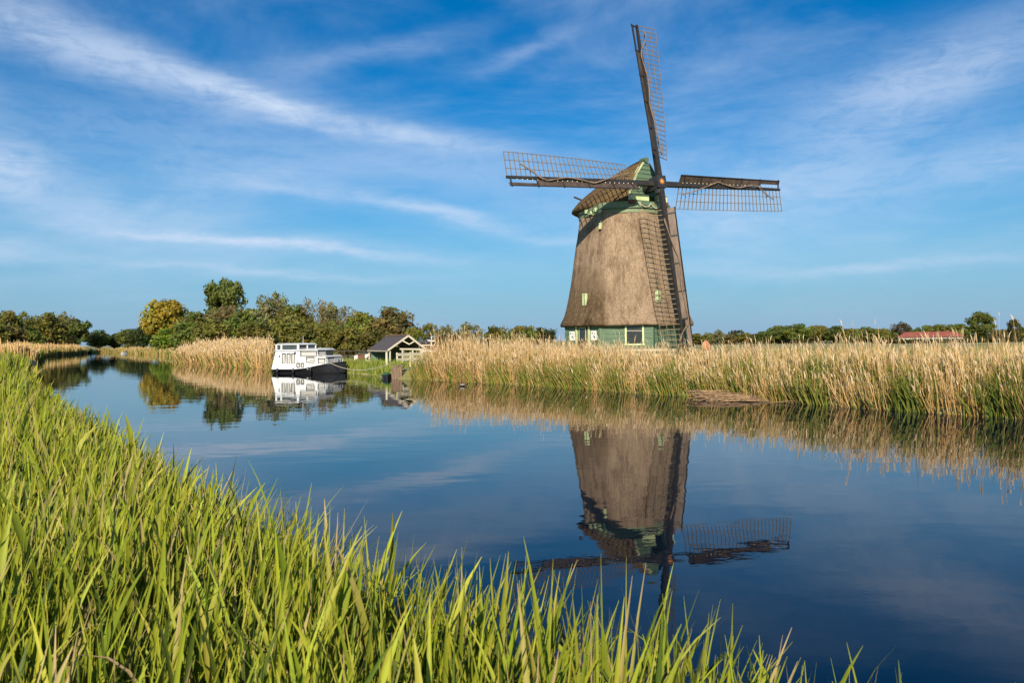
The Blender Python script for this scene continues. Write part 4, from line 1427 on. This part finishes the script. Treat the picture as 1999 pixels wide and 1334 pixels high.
def build_vegetation():
    build_tall_grass()
    reed_bed('reed_bed', 'tall dry golden reeds with green shoots along the far bank before the windmill',
             RIGHT_SHORE[3:11] + [(-5.9, 45.6)], 1, 5.2, 105, 1.56, 0.021, 1.45, seed=11, gheight=1.12, hvar=0.19, golden=1.12,
             taller=([-6.2, -5.3, -4.4, -1, 3, 6, 9.5, 12, 20], [0.80, 1.0, 1.34, 1.22, 1.0, 0.86, 0.86, 0.98, 1.06]))
    reed_bed('reed_bed', 'dense golden reed stand behind the white boat', [(-20.3, 65.2), (-31, 80), (-42, 96)], 1, 6.0, 42, 2.3, 0.05, 0.35, golden=1.12, cut=-0.312, seed=21, gheight=1.4, hvar=0.10)
    reed_bed('reed_bed', 'narrow strip of tan reeds below the trees on the far bend', [(-125, 226), (-100, 164), (-67, 108)], 1, 5.0, 11, 2.4, 0.16, 0.4, golden=1.12, seed=31, gheight=1.7, hvar=0.1, plume=False)
    reed_bed('reed_bed', 'pale low reeds on the far shore at the river bend', [(-62, 141), (-75, 165), (-98, 198), (-112, 222), (-123, 237), (-145, 240)], 1, 3.0, 9, 1.3, 0.14, 0.9, seed=41, gheight=1.1, plume=False)
    # bright lawn bank between boat and quay
    r = np.random.default_rng(5)
    n = 9000
    P = np.c_[r.uniform(-16, -7.2, n), r.uniform(46.5, 62, n)]
    d = seg_dist(P, RIGHT_SHORE)
    k = (d > -0.1) & (d < 5.5)
    P, d = P[k], d[k]
    n = len(P)
    H = np.where(d < 1.5, r.uniform(0.3, 0.75, n), r.uniform(0.12, 0.35, n))
    V, Q = blades(np.c_[P, ground_z(d) - 0.03], H, r.uniform(0.03, 0.06, n), r.normal(0, .7, n), r.uniform(0, 6.28, n), np.abs(r.normal(0.1, 0.15, n)), r.uniform(0, .7, n), 3)
    gp = np.array([(0.23, 0.27, 0.035), (0.17, 0.23, 0.035), (0.28, 0.28, 0.05), (0.12, 0.18, 0.03)])
    c = gp[r.choice(4, n)] * (1 + r.normal(0, .1, (n, 1)))
    tag(link('bank_grass', mesh_np('bank_grass', V.reshape(-1, 3), Q, 'blade_green', np.repeat(np.clip(c, .01, .8), 8, axis=0), True)),
        'bright yellow-green grass on the bank beside the boat', 'grass', kind='stuff')
    # meadow tufts behind the reeds, so that the land reads as rough pasture
    n = 26000
    P = np.c_[r.uniform(-12, 75, n), r.uniform(26, 110, n)]
    d = seg_dist(P, RIGHT_SHORE)
    k = (d > 5.5) & (np.hypot(P[:, 0] - AX.x, P[:, 1] - AX.y) > 5.2)
    P = P[k]
    n = len(P)
    V, Q = blades(np.c_[P, np.full(n, LAND_Z - .02)], r.uniform(0.15, 0.5, n), r.uniform(0.05, 0.12, n), r.normal(0, .7, n), r.uniform(0, 6.28, n), np.abs(r.normal(0.1, 0.2, n)), r.uniform(0, .8, n), 2)
    gp = np.array([(0.20, 0.21, 0.06), (0.15, 0.18, 0.045), (0.30, 0.26, 0.11), (0.36, 0.28, 0.13)])
    c = gp[r.choice(4, n)] * (1 + r.normal(0, .1, (n, 1)))
    tag(link('meadow_grass', mesh_np('meadow_grass', V.reshape(-1, 3), Q, 'blade_green', np.repeat(np.clip(c, .01, .8), 6, axis=0), True)),
        'rough pasture grass between the reeds and the distant trees', 'grass', kind='stuff')
    # raft of broken reeds lying on the water
    painted('raft_straw', (0.36, 0.235, 0.13), 0.85, 0.7, 9.0, 0.2)
    m = MB()
    for k in range(620):
        cx_, q = r.normal(7.75, 0.36), r.random() ** 1.2
        cy_ = 27.0 + 1.5 * q + (7.75 - cx_) * 0.6 + r.normal(0, .12)
        cz_ = 0.03 + 0.26 * q * max(0.2, 1 - ((cx_ - 7.6) / 1.3) ** 2) + r.uniform(-.02, .03)
        ln, an, dz = r.uniform(0.25, 0.72), r.normal(-.12, .2), r.normal(0, .035)
        ex, ey = math.cos(an) * ln, math.sin(an) * ln
        m.tube([(cx_ - ex, cy_ - ey, max(cz_ - dz - .02, .004)), (cx_, cy_, cz_), (cx_ + ex, cy_ + ey, max(cz_ + dz - .02, .004))], [.011, .013, .008], 3, cap=False)
    tag(link('reed_raft', m.mesh('reed_raft', 'raft_straw')), 'raft of broken dry reeds floating at the foot of the reed bed', 'reeds', kind='stuff')


build_vegetation()


# ------------------------------------------------------------------ trees
def crown_mesh(seed, kind):
    """unit crown: z from 0 to 1, radius about 0.5 (scaled per tree).  returns (mesh, blob centres)"""
    r = np.random.default_rng(seed)
    spec = dict(round=(64, 84, 0.15, 0.036, 0.72), airy=(70, 52, 0.12, 0.030, 0.80), bush=(56, 84, 0.16, 0.040, 0.60), twig=(70, 32, 0.11, 0.024, 0.85), tall=(84, 96, 0.13, 0.030, 0.75))[kind]
    nb, nl, br, ls, hull = spec
    cs = []
    while len(cs) < nb:
        p = r.uniform(-1, 1, 3)
        rad = np.linalg.norm(p)
        if rad > 1 or (rad < 0.45 and r.random() < 0.6):
            continue
        z = p[2]
        if kind == 'bush' and z < -0.2:
            p[2] = z = z * 0.9
        squeeze = 1.0
        if kind in ('round', 'airy', 'twig') and z < -0.3:
            squeeze = 1.0 - 0.25 * (-z - 0.3)
        cs.append((p[0] * 0.42 * squeeze + r.normal(0, .02), p[1] * 0.42 * squeeze + r.normal(0, .02), 0.52 + p[2] * 0.42))
    cs = np.array(cs)
    verts, cols = [], []
    for c in cs:
        b = br * r.uniform(0.65, 1.25)
        n = int(nl * r.uniform(0.7, 1.3))
        u = r.normal(0, 1, (n, 3))
        u /= np.linalg.norm(u, axis=1)[:, None]
        u[:, 2] = u[:, 2] * 0.85 + 0.12
        rad = b * r.uniform(hull * 0.6, 1.08, n) ** 0.8
        pos = c + u * rad[:, None]
        nor = u + r.normal(0, 0.42, (n, 3))
        nor /= np.linalg.norm(nor, axis=1)[:, None]
        a = np.cross(nor, r.normal(0, 1, (n, 3)))
        a /= np.linalg.norm(a, axis=1)[:, None]
        bb = np.cross(nor, a)
        s1 = ls * r.uniform(0.55, 1.35, n)[:, None]
        s2 = s1 * r.uniform(0.45, 0.8, n)[:, None]
        quad = np.stack([pos - a * s1, pos - bb * s2, pos + a * s1, pos + bb * s2], 1)
        verts.append(quad.reshape(-1, 3))
        tone = r.normal(1.0, 0.16) * np.array([1 + r.normal(0, .10), 1.0, 1 + r.normal(0, .08)])
        col = tone[None, :] * (1 + r.normal(0, .15, (n, 1)))
        cols.append(np.repeat(np.clip(col, .25, 1.8), 4, axis=0))
    V = np.vstack(verts)
    V[:, 2] = (V[:, 2] - V[:, 2].min()) / (V[:, 2].max() - V[:, 2].min())
    quads = np.arange(len(V)).reshape(-1, 4)
    return mesh_np('crown', V, quads, 'leaf', np.vstack(cols)), cs


def trunk_mesh(cs, seed, base, kind, mat):
    """trunk and limbs reaching into the crown; crown occupies z base..1 of the unit tree"""
    r = random.Random(seed)
    m = MB()
    fork = base + (1 - base) * 0.30
    top = base + (1 - base) * (0.72 if kind in ('airy', 'twig', 'tall') else 0.6)
    pts = [(0, 0, -0.02), (r.uniform(-.015, .015), r.uniform(-.01, .01), base * .6), (r.uniform(-.02, .02), 0, fork), (r.uniform(-.04, .04), 0, top)]
    m.tube(pts, [.030, .024, .019, .006], 6)
    n = 16 if kind in ('airy', 'twig') else 9
    for c in r.sample(list(range(len(cs))), min(n, len(cs))):
        e = cs[c]
        ez = base + (1 - base) * e[2]
        q = r.uniform(0.25, 0.9)
        sz = base * .8 + (top - base * .8) * q * .8
        if ez < sz + .03:
            sz = max(base * .5, ez - .12)
        mid = (e[0] * .45, e[1] * .45, sz + (ez - sz) * .42)
        m.tube([(0, 0, sz), mid, (e[0], e[1], ez)], [.012, .008, .0025], 4)
    if kind in ('twig', 'airy'):
        for k in range(26 if kind == 'twig' else 14):
            e = cs[r.randrange(len(cs))]
            ez = base + (1 - base) * e[2]
            m.tube([(e[0] * .7, e[1] * .7, ez - .06), (e[0] * 1.0 + r.uniform(-.05, .05), e[1], ez + r.uniform(.02, .12)), (e[0] * 1.1 + r.uniform(-.08, .08), e[1] * 1.1, ez + r.uniform(.08, .2))], [.004, .003, .001], 3)
    return m.mesh('trunk', mat)


TREES = {}


def tree_kit(kind, variant):
    key = (kind, variant)
    if key not in TREES:
        base = dict(round=0.10, airy=0.14, bush=0.02, twig=0.16, tall=0.12)[kind]
        seed = {'round': 110, 'airy': 200, 'bush': 300, 'twig': 400, 'tall': 500}[kind] + variant
        cm, cs = crown_mesh(seed, kind)
        TREES[key] = (cm, trunk_mesh(cs, seed, base, kind, 'bark_pale' if kind in ('airy', 'twig') else 'bark'), base)
    return TREES[key]


def tree(kind, variant, x, y, h, w, col, label, group, name='tree', rot=None):
    cm, tm, base = tree_kit(kind, variant)
    o = bpy.data.objects.new(name, None)
    COL.objects.link(o)
    o.location = (x, y, LAND_Z - 0.05)
    o.rotation_euler = (0, 0, rot if rot is not None else random.uniform(0, 6.28))
    o['label'], o['category'], o['group'] = label, ('shrub' if name == 'shrub' else 'tree'), group
    c = link('crown', cm, o, Matrix.LocRotScale(Vector((0, 0, h * base)), None, Vector((w, w, h * (1 - base)))))
    c.color = (col[0], col[1], col[2], 1)
    link('trunk', tm, o, Matrix.LocRotScale(Vector((0, 0, 0)), None, Vector((w, w, h))))
    return o


OLIVE, DARK, MID, GOLD, BRIGHT, BROWN, GREYG = (0.190, 0.186, 0.038), (0.122, 0.150, 0.034), (0.150, 0.180, 0.034), (0.31, 0.250, 0.030), (0.185, 0.240, 0.028), (0.200, 0.165, 0.065), (0.200, 0.205, 0.080)


def place(kind, variant, px, top, wpx, d, col, label, group, name='tree'):
    """a tree seen at photo column px, with its top at row top, standing d metres away"""
    x = (px - 1000) / 1500 * d
    horizon = 666 - 0.0115 * (px - 1000)
    h = CAMZ + (horizon - top) / 1500 * d - LAND_Z
    return tree(kind, variant, x, d, h, wpx / 1500 * d, col, label, group, name)


def build_trees():
    g = 'trees on the left bank of the river bend'
    place('round', 0, 8, 603, 62, 195, OLIVE, 'olive green tree cut by the left edge of the picture', g)
    place('airy', 0, 44, 606, 58, 205, OLIVE, 'loose olive tree second from the left edge of the picture', g)
    place('round', 1, 92, 608, 84, 222, (0.175, 0.16, 0.032), 'broad brownish-green tree above the middle of the tan reed strip', g)
    place('airy', 1, 124, 606, 50, 248, GREYG, 'thin-topped grey-green tree behind the broad round trees of the left bank', g)
    place('round', 2, 148, 620, 62, 250, DARK, 'dark round tree at the river end of the left bank trees', g)
    place('bush', 0, 14, 634, 70, 182, (0.16, 0.125, 0.035), 'low dark brown shrub in front of the leftmost trees', g, 'shrub')
    place('bush', 1, 60, 640, 60, 200, MID, 'rounded green shrub before the broad brownish-green tree', g, 'shrub')
    place('bush', 0, -25, 625, 80, 175, OLIVE, 'olive shrub mostly outside the left edge of the picture', g, 'shrub')
    place('bush', 0, 112, 642, 64, 240, (0.12, 0.10, 0.028), 'brownish shrub at the foot of the dark round tree', g, 'shrub')
    g = 'trees closing the far end of the river'
    place('round', 1, 192, 643, 46, 262, DARK, 'small dark tree at the far end of the river, nearest the left bank', g)
    place('round', 2, 222, 650, 40, 268, (0.06, 0.08, 0.03), 'lowest dark tree at the far end of the river', g)
    place('round', 0, 250, 641, 46, 255, DARK, 'dark tree at the far end of the river, beside the golden-yellow tree', g)
    place('round', 2, 274, 634, 50, 235, (0.06, 0.085, 0.025), 'dark green tree rising just behind the golden-yellow tree', g)
    g = 'wood behind the reeds and the boat'
    place('round', 0, 320, 581, 92, 190, GOLD, 'golden-yellow tree at the river end of the wood', g)
    place('bush', 1, 326, 638, 66, 174, BRIGHT, 'bright green shrub below the golden-yellow tree', g, 'shrub')
    place('round', 1, 378, 606, 92, 140, OLIVE, 'olive tree between the golden-yellow tree and the tall dark tree', g)
    place('tall', 0, 437, 539, 88, 198, DARK, 'tallest tree of the wood, dense dark green and round topped', g)
    place('airy', 2, 440, 592, 84, 138, BROWN, 'brownish thin tree standing before the tallest dark tree', g)
    place('round', 2, 418, 622, 84, 118, OLIVE, 'olive tree below the tallest dark tree, above the golden reeds', g)
    place('airy', 0, 530, 566, 88, 128, GREYG, 'airy pale tree with visible branches beside the tallest dark tree', g)
    place('round', 0, 484, 600, 80, 132, MID, 'green tree filling the gap beside the airy pale tree', g)
    place('round', 1, 570, 592, 88, 118, (0.18, 0.165, 0.036), 'broad olive tree above the stern of the white boat', g)
    place('twig', 0, 618, 577, 74, 124, (0.21, 0.17, 0.07), 'half-bare tree with twigs above the white boat', g)
    place('airy', 1, 645, 588, 56, 130, GREYG, 'small airy tree just behind the half-bare tree', g)
    place('round', 2, 640, 622, 84, 104, OLIVE, 'low olive tree right behind the cabin of the white boat', g)
    place('twig', 1, 678, 596, 60, 126, BROWN, 'second half-bare twiggy tree, above the bow of the white boat', g)
    place('round', 0, 702, 606, 66, 116, (0.19, 0.20, 0.035), 'yellow-green tree to the left of the brown-tinged tree', g)
    place('round', 1, 764, 597, 104, 118, (0.195, 0.155, 0.050), 'brown-tinged round tree above the shed', g)
    place('round', 2, 728, 640, 86, 92, (0.15, 0.135, 0.034), 'low dark tree right behind the shed roof', g)
    place('bush', 0, 800, 636, 56, 104, OLIVE, 'olive shrub at the gable end of the shed', g, 'shrub')
    place('bush', 1, 500, 622, 90, 108, (0.15, 0.135, 0.03), 'dark olive shrub behind the golden reeds by the stern', g, 'shrub')
    place('bush', 0, 588, 622, 84, 96, (0.165, 0.155, 0.034), 'olive shrub hidden behind the wheelhouse of the white boat', g, 'shrub')
    place('bush', 1, 672, 632, 80, 86, (0.15, 0.14, 0.032), 'dark shrub behind the rail fence and the calf', g, 'shrub')
    place('bush', 0, 370, 626, 80, 122, MID, 'green shrub above the left end of the golden reeds', g, 'shrub')
    g = 'distant trees between shed and windmill'
    place('airy', 2, 838, 629, 52, 150, OLIVE, 'olive distant tree nearest the shed', g)
    place('airy', 0, 870, 632, 38, 160, GREYG, 'smallest thin distant tree between shed and windmill', g)
    place('airy', 1, 915, 627, 62, 150, GREYG, 'grey-green airy tree standing highest between shed and windmill', g)
    place('bush', 1, 968, 634, 66, 140, (0.13, 0.125, 0.022), 'yellow-olive rounded shrub between the airy tree and the mill', g, 'shrub')
    place('round', 0, 1022, 634, 64, 158, OLIVE, 'olive tree second from the windmill on its left', g)
    place('round', 2, 1060, 637, 56, 160, (0.07, 0.08, 0.025), 'dark tree closest to the windmill on its left', g)
    place('bush', 0, 880, 652, 80, 128, (0.07, 0.055, 0.024), 'dark brown shrub just above the reeds beyond the shed', g, 'shrub')
    place('bush', 1, 1000, 650, 90, 132, OLIVE, 'low olive shrub just above the reeds left of the mill', g, 'shrub')
    g = 'distant tree line right of the windmill'
    rows = [(1362, 650, 40, 'round', 'low tree touching the windmill sail boards in the distant line', OLIVE), (1380, 648, 30, 'bush', 'low grey shrub above the orange parasol', GREYG),
            (1402, 642, 24, 'airy', 'thin small tree standing out above the hedge near the mill', GREYG), (1425, 650, 44, 'bush', 'hedge-like shrub above the plank fence', BROWN),
            (1458, 649, 40, 'round', 'low rounded tree above the two dark gate posts', OLIVE), (1488, 646, 40, 'round', 'small dark tree at the left end of the denser distant grove', DARK),
            (1522, 634, 46, 'round', 'rounded tree at the left of the denser distant grove', MID), (1556, 631, 50, 'round', 'highest tree of the denser distant grove', MID),
            (1592, 634, 50, 'round', 'olive tree in the middle of the distant grove', OLIVE), (1632, 635, 46, 'round', 'last tall tree of the distant grove', DARK),
            (1664, 640, 40, 'bush', 'shrub just past the distant grove', OLIVE), (1690, 637, 36, 'round', 'small round tree in the gap before the farmhouse', MID),
            (1722, 640, 44, 'bush', 'shrub halfway between grove and farmhouse', OLIVE), (1758, 627, 44, 'airy', 'airy brownish tree beside the red-roofed farmhouse', (0.11, 0.095, 0.045)),
            (1806, 634, 40, 'round', 'round tree behind the left end of the red roof', MID), (1836, 632, 44, 'round', 'round tree behind the middle of the red roof', OLIVE),
            (1868, 631, 46, 'round', 'round tree behind the right end of the red roof', MID), (1978, 621, 22, 'tall', 'narrow pointed tree near the right edge of the picture', (0.085, 0.085, 0.03)),
            (1955, 642, 50, 'bush', 'low shrub between the tall round tree and the narrow tree', BROWN), (2004, 637, 50, 'bush', 'shrub cut by the right edge of the picture', OLIVE)]
    for i, (px, top, w, kind, lab, col) in enumerate(rows):
        place(kind, i % 2 if kind != 'tall' else 0, px, top, w * 1.12, 212 + (i * 37 % 23), col, lab, g, 'shrub' if kind == 'bush' else 'tree')
    place('tall', 0, 1915, 606, 54, 205, DARK, 'tall dense round tree right of the red-roofed farmhouse', g)
    # hedge closing the far edge of the pasture
    r = np.random.default_rng(77)
    n = 9000
    x = r.uniform(40, 175, n)
    P = np.c_[x, 232 + r.normal(0, 1.5, n), LAND_Z + r.random(n) ** 0.8 * (2.6 + 1.0 * np.sin(x * 0.21) + 0.6 * np.sin(x * .77))]
    k = 2200
    P[:k, 0] = r.uniform(88, 124, k)
    P[:k, 1] = 188 + r.normal(0, .6, k)
    P[:k, 2] = LAND_Z + r.random(k) * 0.85
    u = r.normal(0, 1, (n, 3)); u /= np.linalg.norm(u, axis=1)[:, None]
    a = np.cross(u, r.normal(0, 1, (n, 3))); a /= np.linalg.norm(a, axis=1)[:, None]
    b = np.cross(u, a)
    s = r.uniform(.25, .6, n)[:, None]
    V = np.stack([P - a * s, P - b * s * .6, P + a * s, P + b * s * .6], 1).reshape(-1, 3)
    cols = np.repeat(np.clip(np.array([1.0, 1, 1]) * (1 + r.normal(0, .25, (n, 1))), .3, 1.8), 4, axis=0)
    o = link('far_hedgerow', mesh_np('far_hedgerow', V, np.arange(len(V)).reshape(-1, 4), 'leaf', cols))
    o.color = (0.075, 0.075, 0.026, 1)
    tag(o, 'dark hedgerow closing the far edge of the pasture', 'hedge', kind='stuff')


build_trees()
